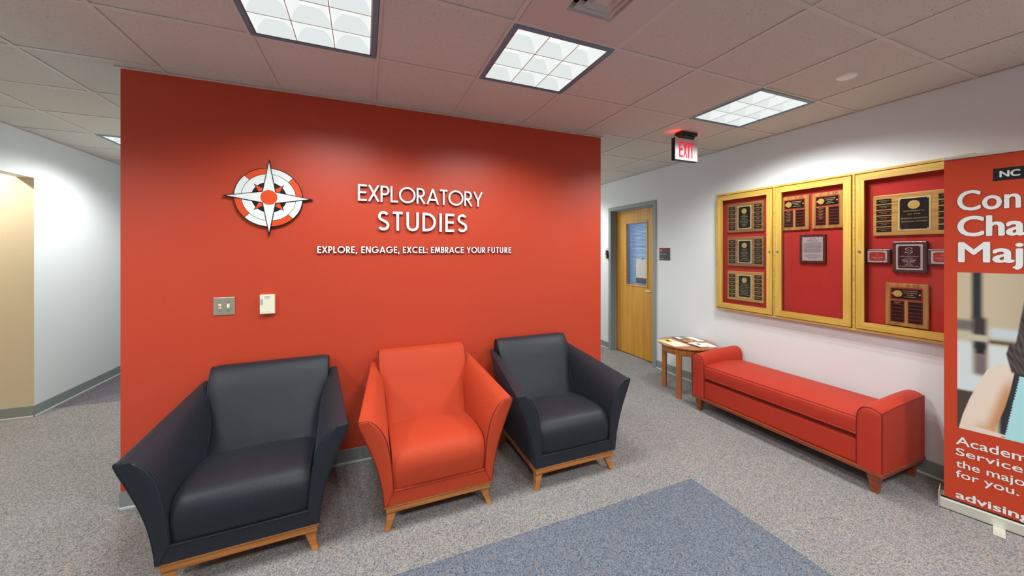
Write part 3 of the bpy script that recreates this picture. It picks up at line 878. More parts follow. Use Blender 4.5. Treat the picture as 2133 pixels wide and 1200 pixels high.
def cab_door(y0, y1, locky):
    z0, z1 = .967, 2.173; r_ = .052; x0, x1 = CF - .004, CF + .016; e = .0007
    d = obj('door', cbl(MB()
        .hexa([(x0, y0, z0), (x0, y0 + r_, z0 + r_), (x1, y0 + r_, z0 + r_), (x1, y0, z0), (x0, y0, z1), (x0, y0 + r_, z1 - r_), (x1, y0 + r_, z1 - r_), (x1, y0, z1)], 1)
        .hexa([(x0, y1, z0), (x0, y1 - r_, z0 + r_), (x1, y1 - r_, z0 + r_), (x1, y1, z0), (x0, y1, z1), (x0, y1 - r_, z1 - r_), (x1, y1 - r_, z1 - r_), (x1, y1, z1)], 1)
        .hexa([(x0, y0 + e, z0), (x0, y0 + r_ + e, z0 + r_), (x1, y0 + r_ + e, z0 + r_), (x1, y0 + e, z0), (x0, y1 - e, z0), (x0, y1 - r_ - e, z0 + r_), (x1, y1 - r_ - e, z0 + r_), (x1, y1 - e, z0)], 0)
        .hexa([(x0, y0 + e, z1), (x0, y0 + r_ + e, z1 - r_), (x1, y0 + r_ + e, z1 - r_), (x1, y0 + e, z1), (x0, y1 - e, z1), (x0, y1 - r_ - e, z1 - r_), (x1, y1 - r_ - e, z1 - r_), (x1, y1 - e, z1)], 0)),
        [M['oak'], M['oakv']], cb)
    obj('glass_pane', cbl(pane_mb(CF + .008, y0 + r_ - .004, y1 - r_ + .004, z0 + r_ - .004, z1 - r_ + .004)), M['glass'], d, fix=False)
    obj('lock', cbl(MB().tube([(x0 + .002, locky, 1.57), (x0 - .005, locky, 1.57)], .009, 14)), M['steel'], d)
    # dark gap moulding line round the door
cab_door(2.229, 2.801, 2.252)
cab_door(1.628, 2.200, 2.180)
cab_door(1.024, 1.600, 1.576)

# plaques
XP = WR - .012
def plaque_root(name, label, y0, y1, z0, z1):
    return thing(name, label, 'plaque', (XP, (y0 + y1) / 2, (z0 + z1) / 2), 0, None)
def bar(mb_, w_, yc, zc, h_, x): mb_.box(x - .0006, x, yc - w_ / 2, yc + w_ / 2, zc - h_ / 2, zc + h_ / 2)
def words(mb_, yc, zc, w_, h_, x):
    """a line of tiny engraved marks too small to read"""
    y = yc - w_ / 2
    while y < yc + w_ / 2 - h_ * .5:
        l_ = min(random.uniform(1.5, 4.5) * h_, yc + w_ / 2 - y)
        mb_.box(x - .0004, x, y, y + l_, zc - h_ / 2, zc + h_ / 2); y += l_ + h_ * .7
def medallion(root, y, z, r_, x):
    m_ = obj('medallion', MB().tube([(x, y, z), (x - .003, y, z)], r_, 28), M['gold'], root)
    k_ = MB()
    for a in (20, 70, 120, 200, 250, 320):
        k_.box(x - .0036, x - .003, y + r_ * .5 * cos(radians(a)) - r_ * .12, y + r_ * .5 * cos(radians(a)) + r_ * .12, z + r_ * .5 * sin(radians(a)) - r_ * .1, z + r_ * .5 * sin(radians(a)) + r_ * .1)
    obj('relief', k_, M['engrave'], m_)
def wide_plaque(y0, y1, z0, z1, label, wood_m, border, plates=6, text=None, lens=None):
    r_ = plaque_root('award_plaque', label, y0, y1, z0, z1)
    W_, Hh = (y1 - y0), (z1 - z0); t = .018
    obj('board', MB().box(-t, 0, -W_ / 2, W_ / 2, -Hh / 2, Hh / 2), wood_m, r_, bevel=.005)
    # centre plate
    cw, ch = W_ * .165, Hh * .36
    obj('plate_border', MB().box(-t - .002, -t, -cw - .008, cw + .008, -ch - .008, ch + .008), border, r_)
    obj('centre_plate', MB().box(-t - .003, -t - .002, -cw, cw, -ch, ch), M['black_plate'], r_)
    for a in (-1, 1):
        for b in (-1, 1):
            obj('corner_pin', MB().tube([(-t - .003, a * (cw - .004), b * (ch - .005)), (-t - .006, a * (cw - .004), b * (ch - .005))], .004, 8), M['gold'], r_)
    medallion(r_, 0, ch * .58, cw * .42, -t - .003)
    eg = MB(); x = -t - .0032
    if text:
        for i, s_ in enumerate(text):
            text_obj('lettering', s_, .009, M['engrave'], r_, onwall(x - .0005, 0, ch * .14 - i * .023 - (.006 if i > 1 else 0)), align='CENTER', width=min(cw * 1.8, .0105 * len(s_)))
    else:
        for i in range(8):
            words(eg, 0, ch * .22 - i * ch * .145, cw * random.choice((1.7, 1.2, .8)), .0035, x)
    npm = MB().box(-.0015, 0, -W_ * .095, W_ * .095, -Hh * .056, Hh * .056).mesh('name_plate', [M['black_plate']])
    for sd in (-1, 1):
        yc = sd * W_ * .36
        for i in range(plates):
            zc = Hh * (.345 - i * .138)
            o = bpy.data.objects.new('name_plate', npm); COL.objects.link(o); o.parent = r_; o.location = (-t, yc, zc)
            if not text or sd > 0 or i < 2:
                words(eg, yc, zc + .005, W_ * .13, .0028, -t - .0016); words(eg, yc, zc - .005, W_ * .07, .0028, -t - .0016)
            eg.box(-t - .0025, -t - .0015, yc - W_ * .088, yc - W_ * .082, zc - .0015, zc + .0015).box(-t - .0025, -t - .0015, yc + W_ * .082, yc + W_ * .088, zc - .0015, zc + .0015)
    e_ = obj('engraving', eg, M['engrave'], r_); e_['kind'] = 'stuff'
def tall_plaque(y0, y1, z0, z1, label, wood_m, filled):
    r_ = plaque_root('award_plaque', label, y0, y1, z0, z1)
    W_, Hh = (y1 - y0), (z1 - z0); t = .018
    obj('board', MB().box(-t, 0, -W_ / 2, W_ / 2, -Hh / 2, Hh / 2), wood_m, r_, bevel=.005)
    hz = Hh * .26
    obj('plate_border', MB().box(-t - .002, -t, -W_ * .37, W_ * .37, hz - Hh * .145, hz + Hh * .145), M['red_plate'], r_)
    obj('header_plate', MB().box(-t - .003, -t - .002, -W_ * .34, W_ * .34, hz - Hh * .118, hz + Hh * .118), M['black_plate'], r_)
    medallion(r_, W_ * .19, hz, W_ * .105, -t - .003)
    for a in (-.31, .31):
        obj('corner_pin', MB().tube([(-t - .003, a * W_, hz), (-t - .006, a * W_, hz)], .0045, 10), M['pale_gold'], r_)
    eg = MB(); x = -t - .0032
    for i in range(4): words(eg, -W_ * .09, hz + Hh * (.07 - i * .045), W_ * (.34, .3, .15, .26)[i], .0034, x)
    npm = MB().box(-.0015, 0, -W_ * .16, W_ * .16, -Hh * .034, Hh * .034).mesh('name_plate', [M['black_plate']])
    for sd in (1, -1):
        yc = sd * W_ * .205
        obj('strip_backing', MB().box(-t - .0008, -t, yc - W_ * .166, yc + W_ * .166, -Hh * .405, Hh * .095), M['red_plate'], r_)
        for i in range(6):
            zc = Hh * (.05 - i * .083)
            o = bpy.data.objects.new('name_plate', npm); COL.objects.link(o); o.parent = r_; o.location = (-t - .0008, yc, zc)
            if sd > 0 and i < filled:
                words(eg, yc, zc + .003, W_ * .18, .0025, -t - .0025); words(eg, yc, zc - .004, W_ * .1, .0022, -t - .0025)
            eg.box(-t - .003, -t - .0023, yc - W_ * .15, yc - W_ * .142, zc - .0015, zc + .0015).box(-t - .003, -t - .0023, yc + W_ * .142, yc + W_ * .15, zc - .0015, zc + .0015)
    e_ = obj('engraving', eg, M['engrave'], r_); e_['kind'] = 'stuff'
wide_plaque(2.330, 2.712, 1.770, 2.076, 'walnut award plaque, topmost of three in the left cabinet door', M['walnut'], M['pale_gold'])
wide_plaque(2.328, 2.710, 1.417, 1.724, 'walnut award plaque, middle of three in the left cabinet door', M['walnut'], M['pale_gold'])
wide_plaque(2.328, 2.710, 1.058, 1.364, 'walnut award plaque, lowest of three in the left cabinet door', M['oakp'], M['pale_gold'])
tall_plaque(1.939, 2.172, 1.764, 2.075, 'upright oak plaque on the left of the pair in the middle door', M['walnutv'], 4)
tall_plaque(1.690, 1.918, 1.766, 2.073, 'upright oak plaque on the right of the pair in the middle door', M['walnutv'], 4)
wide_plaque(1.060, 1.508, 1.687, 1.994, 'wide light oak award plaque at the top of the right cabinet door', M['oakp'], M['pale_gold'], 6, ['RECIPIENTS', 'OF THE', 'BARBARA SOLOMON', 'ADVISING AWARD'])
tall_plaque(1.211, 1.438, 1.023, 1.337, 'upright walnut plaque low in the right cabinet door', M['walnutv'], 1)
# memorial plaque
y0, y1, z0, z1 = 1.816, 2.016, 1.466, 1.72
r_ = plaque_root('memorial_plaque', 'dark mahogany plaque with a silver text plate below the upright pair', y0, y1, z0, z1)
obj('board', MB().box(-.02, 0, -.1, .1, -.127, .127), M['mahog'], r_, bevel=.006)
obj('text_plate', MB().box(-.0215, -.02, -.083, .075, -.104, .104), M['silver'], r_)
m_ = MB()
for q in ((-.079, -.0775, -.1, .1), (.0705, .072, -.1, .1)): m_.box(-.022, -.0214, *q)
m_.box(-.022, -.0214, -.079, .072, -.1, -.0985).box(-.022, -.0214, -.079, .072, .0985, .1)
obj('border_line', m_, M['red_plate'], r_)
m_ = MB()
words(m_, -.004, .09, .05, .004, -.0215); words(m_, -.004, .076, .075, .005, -.0215); words(m_, -.004, .064, .1, .003, -.0215)
for i in range(14): words(m_, -.004, .052 - i * .0063, .135, .0026, -.0215)
for i, q in enumerate((.115, .125, .13, .08, .07)): words(m_, -.004, -.05 - i * .0085, q, .0026, -.0215)
obj('engraving', m_, M['ink'], r_)['kind'] = 'stuff'
# three joined-looking dark plaques of the right door
def dark_plaque(y0, y1, z0, z1, label, border, plate, lines, logo=False):
    r_ = plaque_root('award_plaque', label, y0, y1, z0, z1)
    W_, Hh = y1 - y0, z1 - z0; t = .022
    obj('board', MB().box(-t, 0, -W_ / 2, W_ / 2, -Hh / 2, Hh / 2), M['mahog'], r_, bevel=.006)
    bw, bh = (W_ * .38, Hh * .40)
    obj('plate_border', MB().box(-t - .0015, -t, -bw, bw, -bh, bh), border, r_)
    obj('text_plate', MB().box(-t - .0025, -t - .0015, -bw + .011, bw - .011, -bh + .011, bh - .011), plate, r_)
    for a in (-1, 1):
        for b in (-1, 1):
            obj('corner_pin', MB().tube([(-t - .002, a * (bw - .014), b * (bh - .014)), (-t - .005, a * (bw - .014), b * (bh - .014))], .0035, 8), M['silver'], r_)
    for (s_, z, h_, w_) in lines:
        text_obj('lettering', s_, h_, M['white_ink'], r_, onwall(-t - .003, 0, z), align='CENTER', width=w_, bold=.006)
    return r_, t
r9, t9 = dark_plaque(1.218, 1.398, 1.415, 1.643, 'square dark plaque with a block letter S between two small red-plated plaques', M['silver'], M['maroon'],
    [('THE', .013, .005, .014), ('UNDERGRADUATE COUNCIL', .003, .005, .098), ('RECOGNIZES', -.009, .004, .04), ('FIRST YEAR', -.026, .0085, .072), ('COLLEGE', -.038, .0085, .056), ('OF THE', -.048, .004, .02), ('2008-2009', -.058, .005, .04), ('COLLEGE OF THE YEAR', -.068, .006, .1)])
# block S mark on it
def rectring(m_, y0, y1, z0, z1, t, x):
    m_.box(x - .0006, x, y0, y1, z0, z0 + t).box(x - .0006, x, y0, y1, z1 - t, z1).box(x - .0006, x, y0, y0 + t, z0, z1).box(x - .0006, x, y1 - t, y1, z0, z1)
text_obj('block_letter', 'S', .040, M['white_ink'], r9, onwall(-t9 - .003, 0, .029), align='CENTER', width=.036, bold=.03)
text_obj('block_letter_inner', 'S', .036, M['maroon'], r9, onwall(-t9 - .0036, 0, .031), align='CENTER', width=.031, bold=.005)
dark_plaque(1.407, 1.556, 1.477, 1.587, 'small dark plaque with a red plate left of the square block letter plaque', M['silver'], M['red_plate'],
    [('TOP', .02, .004, .012), ('FYC', .008, .005, .018), ("COLLEGE OF THE YEAR", -.010, .006, .07), ('2007-2008', -.022, .004, .04)])
dark_plaque(1.070, 1.217, 1.475, 1.586, 'small dark plaque with a red plate right of the square block letter plaque', M['silver'], M['red_plate'],
    [('THE', .02, .004, .012), ('FYC', .008, .005, .018), ("COLLEGE OF THE YEAR", -.010, .006, .07), ('2007-2008', -.022, .004, .04)])

# ------------------------------------------------------------------ roll-up banner
BTH = radians(15)
bu = Vector((sin(BTH), -cos(BTH), 0))
ba = thing('rollup_banner', 'tall red roll-up banner with white headline and a photo, in front of the cabinet', 'banner', (3.283, 1.033, 0), 0)
# local frame: s along width, d depth (away from viewer positive), z up
nrm = Vector((cos(BTH), sin(BTH), 0))
def bp(s_, z, d=0.0): v_ = bu * s_ + nrm * d; return (v_.x, v_.y, z)
BW = .85
def bbox(m_, s0, s1, z0, z1, d0, d1, mi=0):
    m_.hexa([bp(s0, z0, d0), bp(s1, z0, d0), bp(s1, z0, d1), bp(s0, z0, d1), bp(s0, z1, d0), bp(s1, z1, d0), bp(s1, z1, d1), bp(s0, z1, d1)], mi)
    return m_
obj('panel', bbox(MB(), 0, BW, .075, 2.128, 0, .0012), M['banner_red'], ba)
obj('top_rail', bbox(MB(), -.006, BW + .006, 2.124, 2.142, -.006, .010), M['alu'], ba, bevel=.003)
obj('base', bbox(MB(), -.018, BW + .018, .004, .066, -.012, .105), M['alu'], ba, bevel=.006)
obj('base_groove', bbox(MB(), -.012, BW + .012, .062, .0685, -.004, .02), M['black'], ba)
obj('end_cap', bbox(MB(), -.022, -.018, .004, .1, -.012, .105), M['alu'], ba, bevel=.001)
for q in (.20, BW - .2):
    obj('foot', bbox(MB(), q - .022, q + .022, .0, .007, -.115, .02), M['alu'], ba, bevel=.003)
obj('support_pole', MB().tube([bp(BW / 2, .06, .06), bp(BW / 2, 2.12, .012)], .008, 10), M['alu'], ba)
bt = Matrix(((bu.x, 0, nrm.x, 0), (bu.y, 0, nrm.y, 0), (0, 1, 0, 0), (0, 0, 0, 1)))
def btext(s_, s, z, h_, width, bold=0.0, m_='banner_ink', outline=True, name='lettering'):
    if outline:
        text_obj('lettering_outline', s_, h_, M['banner_edge'], ba, bt @ Matrix.Translation((s - .0012, z, -.0008)), width=width + .0024, bold=bold + .014)
    return text_obj(name, s_, h_, M[m_], ba, bt @ Matrix.Translation((s, z, -.0014)), width=width, bold=bold)
btext('Con', .053, 1.813, .122, .216, .018)
btext('Cha', .055, 1.661, .121, .228, .028)
btext('Maj', .058, 1.508, .121, .218, .028)
obj('logo_block', bbox(MB(), .18, .52, 1.971, 2.041, -.0008, -.0002), M['black'], ba)['label'] = 'black block behind small white letters'
btext('NC STATE', .203, 1.990, .036, .215, .032, outline=False)
btext('Academic', .046, .412, .052, .300, .012)
btext('Services', .046, .348, .045, .262, .012)
btext('the major', .046, .277, .045, .268, .012)
btext('for you.', .046, .215, .045, .220, .012)
btext('advising', .046, .090, .044, .258, .032)
# printed picture: vertex-painted flat print
def print_photo():
    s0, s1, z0, z1 = .051, .80, .512, 1.444
    nx, nz = 190, 236
    def sm(a, b, x):
        t = max(0.0, min(1.0, (x - a) / (b - a))); return t * t * (3 - 2 * t)
    def mixc(c, d, t): return tuple(c[i] * (1 - t) + d[i] * t for i in range(3))
    def L(r, g, b): return lin(r, g, b)[:3]
    def boxm(s, z, a, b, c, d, e):
        e *= 2.1
        return sm(a - e, a + e, s) * (1 - sm(b - e, b + e, s)) * sm(c - e, c + e, z) * (1 - sm(d - e, d + e, z))
    arm_l = [(.516, .057), (.60, .072), (.701, .097), (.80, .128), (.889, .160), (.93, .19), (.96, .225)]
    arm_r = [(.516, .19), (.552, .186), (.62, .203), (.691, .220), (.78, .236), (.862, .247), (.96, .26)]
    def interp(T_, z):
        for (a, b), (c, d) in zip(T_, T_[1:]):
            if a <= z <= c: return b + (d - b) * (z - a) / (c - a)
        return T_[0][1] if z < T_[0][0] else T_[-1][1]
    def col(s, z):
        c = mixc(L(196, 178, 150), L(176, 160, 138), sm(.15, .35, s))
        c = mixc(c, L(34, 36, 46), boxm(s, z, .104, .142, 1.17, 1.6, .006))
        c = mixc(c, L(110, 104, 100), boxm(s, z, .0, .12, 1.10, 1.165, .008))
        c = mixc(c, L(52, 44, 46), boxm(s, z, .107, .158, 1.0, 1.185, .007))
        c = mixc(c, L(196, 204, 210), boxm(s, z, .168, .30, 1.075, 1.13, .008))
        c = mixc(c, L(190, 180, 160), boxm(s, z, .0, .165, 1.045, 1.082, .005))
        c = mixc(c, L(60, 56, 58), boxm(s, z, .165, .30, 1.040, 1.060, .006))
        c = mixc(c, L(206, 212, 214), boxm(s, z, .0, .108, .74, 1.035, .009))
        c = mixc(c, L(206, 214, 216), boxm(s, z, .0, .17, .745, .85, .012))
        c = mixc(c, L(112, 100, 100), boxm(s, z, .112, .16, .85, .965, .008))
        c = mixc(c, L(22, 22, 26), boxm(s, z, .112, .158, .965, 1.035, .008))
        c = mixc(c, L(208, 214, 216), boxm(s, z, .164, .30, .80, 1.03, .006))
        c = mixc(c, L(70, 58, 48), (1 - sm(.735, .755, z)) * (1 - sm(.12, .16, s)))
        # dark clothes behind the pad
        c = mixc(c, L(40, 40, 46), (1 - sm(.90, .93, z)) * sm(.19, .21, s))
        # arm
        al, ar = interp(arm_l, z), interp(arm_r, z)
        inside = sm(al - .002, al + .002, s) * (1 - sm(ar - .002, ar + .002, s)) * (1 - sm(.93, .96, z + abs(s - .24) * .6))
        tt = (s - al) / max(.01, ar - al)
        skin = mixc(L(226, 206, 190), L(196, 140, 92), sm(.55, .95, tt) * (1 - sm(.75, .9, z)) )
        skin = mixc(skin, L(208, 162, 118), (1 - sm(.52, .60, z)) * sm(.3, .6, tt))
        c = mixc(c, skin, inside)
        # forearm lying along the bottom
        fz = .545 - (s - .11) * .10
        c = mixc(c, L(224, 204, 190), (1 - sm(fz - .002, fz + .002, z)) * sm(.075, .09, s))
        # far body, face side (outside the frame of the photograph)
        def oval(cx_, cz_, rx_, rz_, e_=.12): return 1 - sm(1 - e_, 1 + e_, sqrt(((s - cx_) / rx_) ** 2 + ((z - cz_) / rz_) ** 2))
        c = mixc(c, L(44, 37, 36), max(oval(.41, 1.13, .135, .19), oval(.50, .99, .075, .20)))
        c = mixc(c, L(60, 66, 80), oval(.46, .60, .21, .36, .05) * sm(.31, .33, s))
        c = mixc(c, L(214, 186, 166), max(oval(.42, 1.12, .078, .118), oval(.42, .98, .04, .08)))
        # hair
        hb = .283 - (1.30 - z) * .115 if z > 1.05 else (.2235 + abs(z - .99) * .18)
        hair = sm(hb - .003, hb + .003, s) * sm(.88, .90, z) * (1 - sm(.33, .36, s))
        st = .5 + .28 * sin((s * 3.2 + z * .9) * 117 + sin(z * 33) * 2.2) + .22 * sin((s * 2.1 + z * 1.3) * 53 + 3 * sin(z * 19))
        c = mixc(c, mixc(L(38, 32, 32), L(112, 98, 92), st * .6), hair)
        # spiral notebook
        nb = .219 + (z - .53) * .137
        c = mixc(c, L(168, 216, 222), sm(nb - .001, nb + .001, s) * (1 - sm(.875, .879, z)) * (1 - sm(.46, .47, s)))
        if z < .875 and abs(s - nb + .004) < .007 and (z * 62) % 1 < .45: c = L(44, 46, 58)
        return c
    verts, faces, cols = [], [], []
    for j in range(nz + 1):
        z = z0 + (z1 - z0) * j / nz
        for i in range(nx + 1):
            t = i / nx
            s = s0 + .30 * (t / .68) if t < .68 else s0 + .30 + (s1 - s0 - .30) * (t - .68) / .32
            verts.append(bp(s, z, -.0006)); cols.append(col(s, z))
    for j in range(nz):
        for i in range(nx):
            a = j * (nx + 1) + i
            faces.append((a, a + nx + 1, a + nx + 2, a + 1))
    me_ = bpy.data.meshes.new('photo_print'); me_.from_pydata(verts, [], faces)
    ca = me_.color_attributes.new('print', 'FLOAT_COLOR', 'POINT')
    flat = []
    for c in cols: flat += [c[0], c[1], c[2], 1]
    ca.data.foreach_set('color', flat)
    m, nt, p = newmat('printed_picture')
    p.inputs['Roughness'].default_value = .5
    at_ = nt.nodes.new('ShaderNodeAttribute'); at_.attribute_name = 'print'
    nt.links.new(at_.outputs['Color'], p.inputs['Base Color'])
    me_.materials.append(m)
    o = bpy.data.objects.new('photo_print', me_); COL.objects.link(o); o.parent = ba
    o['label'] = 'printed photo of an arm, long dark hair and a pale blue notebook'
print_photo()

# ------------------------------------------------------------------ armchairs
FO = crom([(.316, .146), (.324, .22), (.342, .32), (.371, .42), (.407, .515), (.440, .595), (.452, .628)], 4)
FT = crom([(.452, .628), (.449, .639), (.432, .642), (.402, .638), (.368, .618), (.335, .578), (.308, .522), (.290, .45), (.278, .36), (.270, .26), (.266, .146)], 4)
BO = crom([(.316, .146), (.319, .24), (.326, .36), (.337, .48), (.350, .59), (.366, .69), (.374, .728)], 4)
BT = crom([(.374, .728), (.372, .738), (.362, .744), (.345, .744), (.326, .734), (.308, .708), (.294, .66), (.283, .58), (.275, .45), (.269, .3), (.266, .146)], 4)
YO = -.385
def make_chair(name, label, fab, pipe):
    t = thing(name, label, 'armchair')
    # plinth and legs
    obj('plinth', MB().box(-.307, .307, .010 + YO, .70 + YO, .098, .134).box(-.318, .318, 0 + YO, .71 + YO, .134, .147), M['cwood'], t, bevel=.0025)
    for sx in (-1, 1):
        for (yt, yb) in ((.05, .024), (.65, .672)):
            m_ = MB(); rows = []
            for k in range(6):
                q = k / 5; z = .099 * (1 - q); e = q ** 1.5
                xo = .302 + .012 * e - .004 * sin(pi * q); xi = .245 + .042 * q + .0 * e
                yc = yt + (yb - yt) * e; hy = .024 - .008 * q
                rows.append([(sx * xi, yc - hy + YO, z), (sx * xo, yc - hy + YO, z), (sx * xo, yc + hy + YO, z), (sx * xi, yc + hy + YO, z)])
            m_.grid(rows, closed=True, smooth=False); m_.quad(rows[0]); m_.quad(rows[-1])
            obj('leg', m_, M['cwood'], t, bevel=.002)
    for sx in (-1, 1):
        m_ = MB(); F = FO[:-1] + FT; B = BO[:-1] + BT; rows = []
        N = 16
        def pt(j, q, ins=0.0):
            p = F[j] * (1 - q) + B[j] * q
            y = q * (.665 + .09 * max(0, (p.y - .146) / .6))
            return (sx * p.x, y + YO, p.y)
        for i in range(N + 1):
            q = i / N
            rows.append([pt(j, q) for j in range(len(F))])
        m_.grid(rows, smooth=True)
        # front panel, gently domed and back cap
        c = Vector((.335, .40))
        ring_ = [Vector((abs(p[0]), p[2])) for p in rows[0]]
        prev = None; rr = []
        for kk, (s_, d_) in enumerate(((1, 0), (.93, -.004), (.7, -.007), (.35, -.009), (.02, -.009))):
            L_ = []
            for p in ring_:
                cc = Vector((.292 + .0 * p.y, p.y)) if False else Vector((.5 * (.29) + .5 * p.x, p.y))
                # shrink towards the arm centreline at that height
                hgt = (p.y - .146) / .5
                mid = Vector((.291 + max(0, hgt) ** 2.2 * .105, p.y * .97 + .012))
                L_.append((sx * (mid.x + (p.x - mid.x) * s_), d_ + YO, mid.y + (p.y - mid.y) * s_))
            rr.append(L_)
        m_.grid(rr, smooth=True)
        m_.quad(rr[-1] if sx > 0 else rr[-1][::-1])
        m_.quad([(x, y, z) for x, y, z in rows[-1]])
        a = obj('arm', m_, fab, t)
        path = [(x, y - .002, z) for x, y, z in rows[0]]
        obj('piping', MB().tube(path, .0032, 6), pipe, a)
    # back: profile swept over x with a width that grows above the arms
    prof = crom([(.455, .37), (.49, .43), (.545, .54), (.60, .65), (.645, .74), (.685, .80), (.725, .832), (.762, .833), (.785, .806), (.788, .76), (.778, .66), (.762, .5), (.74, .3), (.715, .148)], 4)
    def hw(z, y):
        k_ = max(0, min(1, (z - .50) / .26)); k_ = k_ * k_ * (3 - 2 * k_)
        base_ = .277 + .043 * k_
        return base_
    rows = []
    NX = 20
    for i, p in enumerate(prof):
        r_ = []
        for k in range(NX + 1):
            q = -1 + 2 * k / NX
            z = p.y; y = p.x; X = q * hw(z, y)
            front = max(0, 1 - max(0, i - 22) / 6) if i > 22 else 1
            bulge = .022 * (1 - q * q) * (1 if i < 24 else 0) * min(1, max(0, (i + 1) / 6))
            edge = .014 * max(0, (abs(q) - .9) / .1) ** 2
            dn = Vector((-1, .45)).normalized()
            if i < 24: y += dn.x * (bulge * .6 - edge); z += dn.y * (bulge * .3 - edge * .5)
            elif i < 36: z -= edge * .6
            r_.append((X, y + YO, z))
        rows.append(r_)
    m_ = MB(); m_.grid(rows, smooth=True)
    for e in (0, -1):
        side = [r_[e] for r_ in rows]
        top = [p for p in side if p[2] > .44]
        m_.quad(top)
        low = [p for p in side if p[2] <= .46]
    m_.quad([(-.26, .455 + YO, .37), (.26, .455 + YO, .37), (.262, .715 + YO, .148), (-.262, .715 + YO, .148)])
    bk = obj('backrest', m_, fab, t)
    for e in (0, -1):
        side = [r_[e] for r_ in rows]
        path = [(p[0] * 1.004, p[1] - .001, p[2]) for p in side[2:40] if p[2] > .40]
        obj('piping', MB().tube(path, .003, 6), pipe, bk)
    # seat
    sp = crom([(.004, .222), (.000, .255), (-.004, .30), (-.003, .345), (.010, .385), (.040, .415), (.095, .431), (.19, .434), (.32, .424), (.44, .404), (.50, .385)], 4)
    rows = []
    for p in sp:
        r_ = []
        for k in range(NX + 1):
            q = -1 + 2 * k / NX
            ed = max(0, (abs(q) - .82) / .18) ** 2
            cr = (1 - q * q)
            fr = max(0, 1 - max(0, p.x) / .10)
            y = p.x - cr * .008 * fr * (1 if p.y > .23 else 0) + ed * .012 * fr
            z = p.y + cr * .012 * min(1, max(0, (p.y - .3) / .1)) - ed * .014 * (1 - fr * .3) * (1 if p.y > .3 else 0)
            r_.append((q * .272, y + YO, z))
        rows.append(r_)
    m_ = MB(); m_.grid(rows, smooth=True)
    m_.quad([r_[0] for r_ in rows] + [(-.272, .5 + YO, .222)]); m_.quad([r_[-1] for r_ in rows] + [(.272, .5 + YO, .222)])
    obj('seat', m_, fab, t)
    m_ = MB().hexa([(-.302, -.006 + YO, .147), (.302, -.006 + YO, .147), (.302, .06 + YO, .147), (-.302, .06 + YO, .147), (-.268, -.006 + YO, .226), (.268, -.006 + YO, .226), (.268, .06 + YO, .226), (-.268, .06 + YO, .226)])
    ap = obj('apron', m_, fab, t, bevel=.003)
    obj('piping', MB().tube([(-.304, -.009 + YO, .149), (-.270, -.009 + YO, .226), (.270, -.009 + YO, .226), (.304, -.009 + YO, .149)], .0025, 6), pipe, ap)
    obj('seat_deck', MB().box(-.265, .265, .05 + YO, .70 + YO, .147, .23), pipe, t)
    return t
CYC = 2.118 + .385
c1 = make_chair('armchair', 'charcoal woven armchair nearest the camera, at the left end of the row', M['fab_grey'], M['pipe_grey'])
c1.location = (-.556, CYC + .004, 0); c1.rotation_euler = (0, 0, .028)
c3 = copy_tree(c1); c3.rotation_euler = (0, 0, 0); c3['label'] = 'charcoal woven armchair at the right end of the row, by the wall corner'; c3.location = (1.351, CYC - .003, 0)
c2 = make_chair('armchair', 'red-orange woven armchair standing between the two charcoal ones', M['fab_red'], M['pipe_red'])
c2.location = (.420, CYC, 0)
c1.scale = (1.03, 1.0, 1.0)
for c in (c1, c2, c3): c['group'] = 'flared armchairs in front of the red wall'

# ------------------------------------------------------------------ bench
BX, BYc = 3.32, 1.936
bn = thing('upholstered_bench', 'long red upholstered bench with rolled ends against the white wall', 'bench', (BX, BYc, 0))
x0, x1 = 3.048 - BX, 3.598 - BX; y0, y1 = 1.222 - BYc, 2.650 - BYc
obj('base_rail', MB().box(x0 - .008, x1 + .004, y0 - .006, y1 + .006, .120, .148), M['bwood'], bn, bevel=.005)
for xa in (x0 + .045, x1 - .045):
    for ya, s_ in ((y0 + .055, 1), (y1 - .055, -1)):
        obj('leg', MB().taper((xa - .006, ya - s_ * .006), (.017, .017), 0, (xa, ya), (.032, .032), .121), M['bwood'], bn, bevel=.002)
obj('seat_rail', MB().box(x0 + .006, x1 - .006, y0 + .12, y1 - .12, .148, .308), M['fab_bench'], bn, bevel=.010, seg=3)
obj('seat_deck', MB().box(x0 + .035, x1 - .006, y0 + .12, y1 - .12, .308, .334), M['pipe_red'], bn)
# cushion
def cushion():
    yA, yB = y0 + .128, y1 - .128; xA, xB = x0 + .004, x1 - .01
    rows = []
    sec = crom([(xA + .012, .336), (xA, .348), (xA - .003, .40), (xA, .442), (xA + .012, .456), (xA + .06, .468), (xA + .16, .478), ((xA + xB) / 2, .482), (xB - .16, .478), (xB - .05, .470), (xB - .008, .457), (xB, .442), (xB, .35), (xB - .01, .336)], 3)
    NY = 44
    for i in range(NY + 1):
        q = i / NY; y = yA + (yB - yA) * q
        e = min(1, min(q, 1 - q) * 18); e = sqrt(max(0, 1 - (1 - e) ** 2))
        r_ = []
        for p in sec:
            wv = .0016 * sin(y * 46 + 1.3 * sin(y * 13)) * (1 if p.x < xA + .01 else 0)
            z = .40 + (p.y - .40) * (.93 + .07 * e) if p.y > .40 else p.y
            r_.append((p.x + wv, y, z))
        rows.append(r_)
    m_ = MB(); m_.grid(rows, smooth=True); m_.quad(rows[0]); m_.quad(rows[-1])
    o = obj('cushion', m_, M['fab_bench'], bn)
    for k, z in ((12, 0), (3, 0)):
        obj('piping', MB().tube([(r_[k][0] - .001, r_[k][1], r_[k][2] + .001) for r_ in rows], .0038, 6), M['pipe_red'] if k == 12 else M['fab_bench'], o)
cushion()
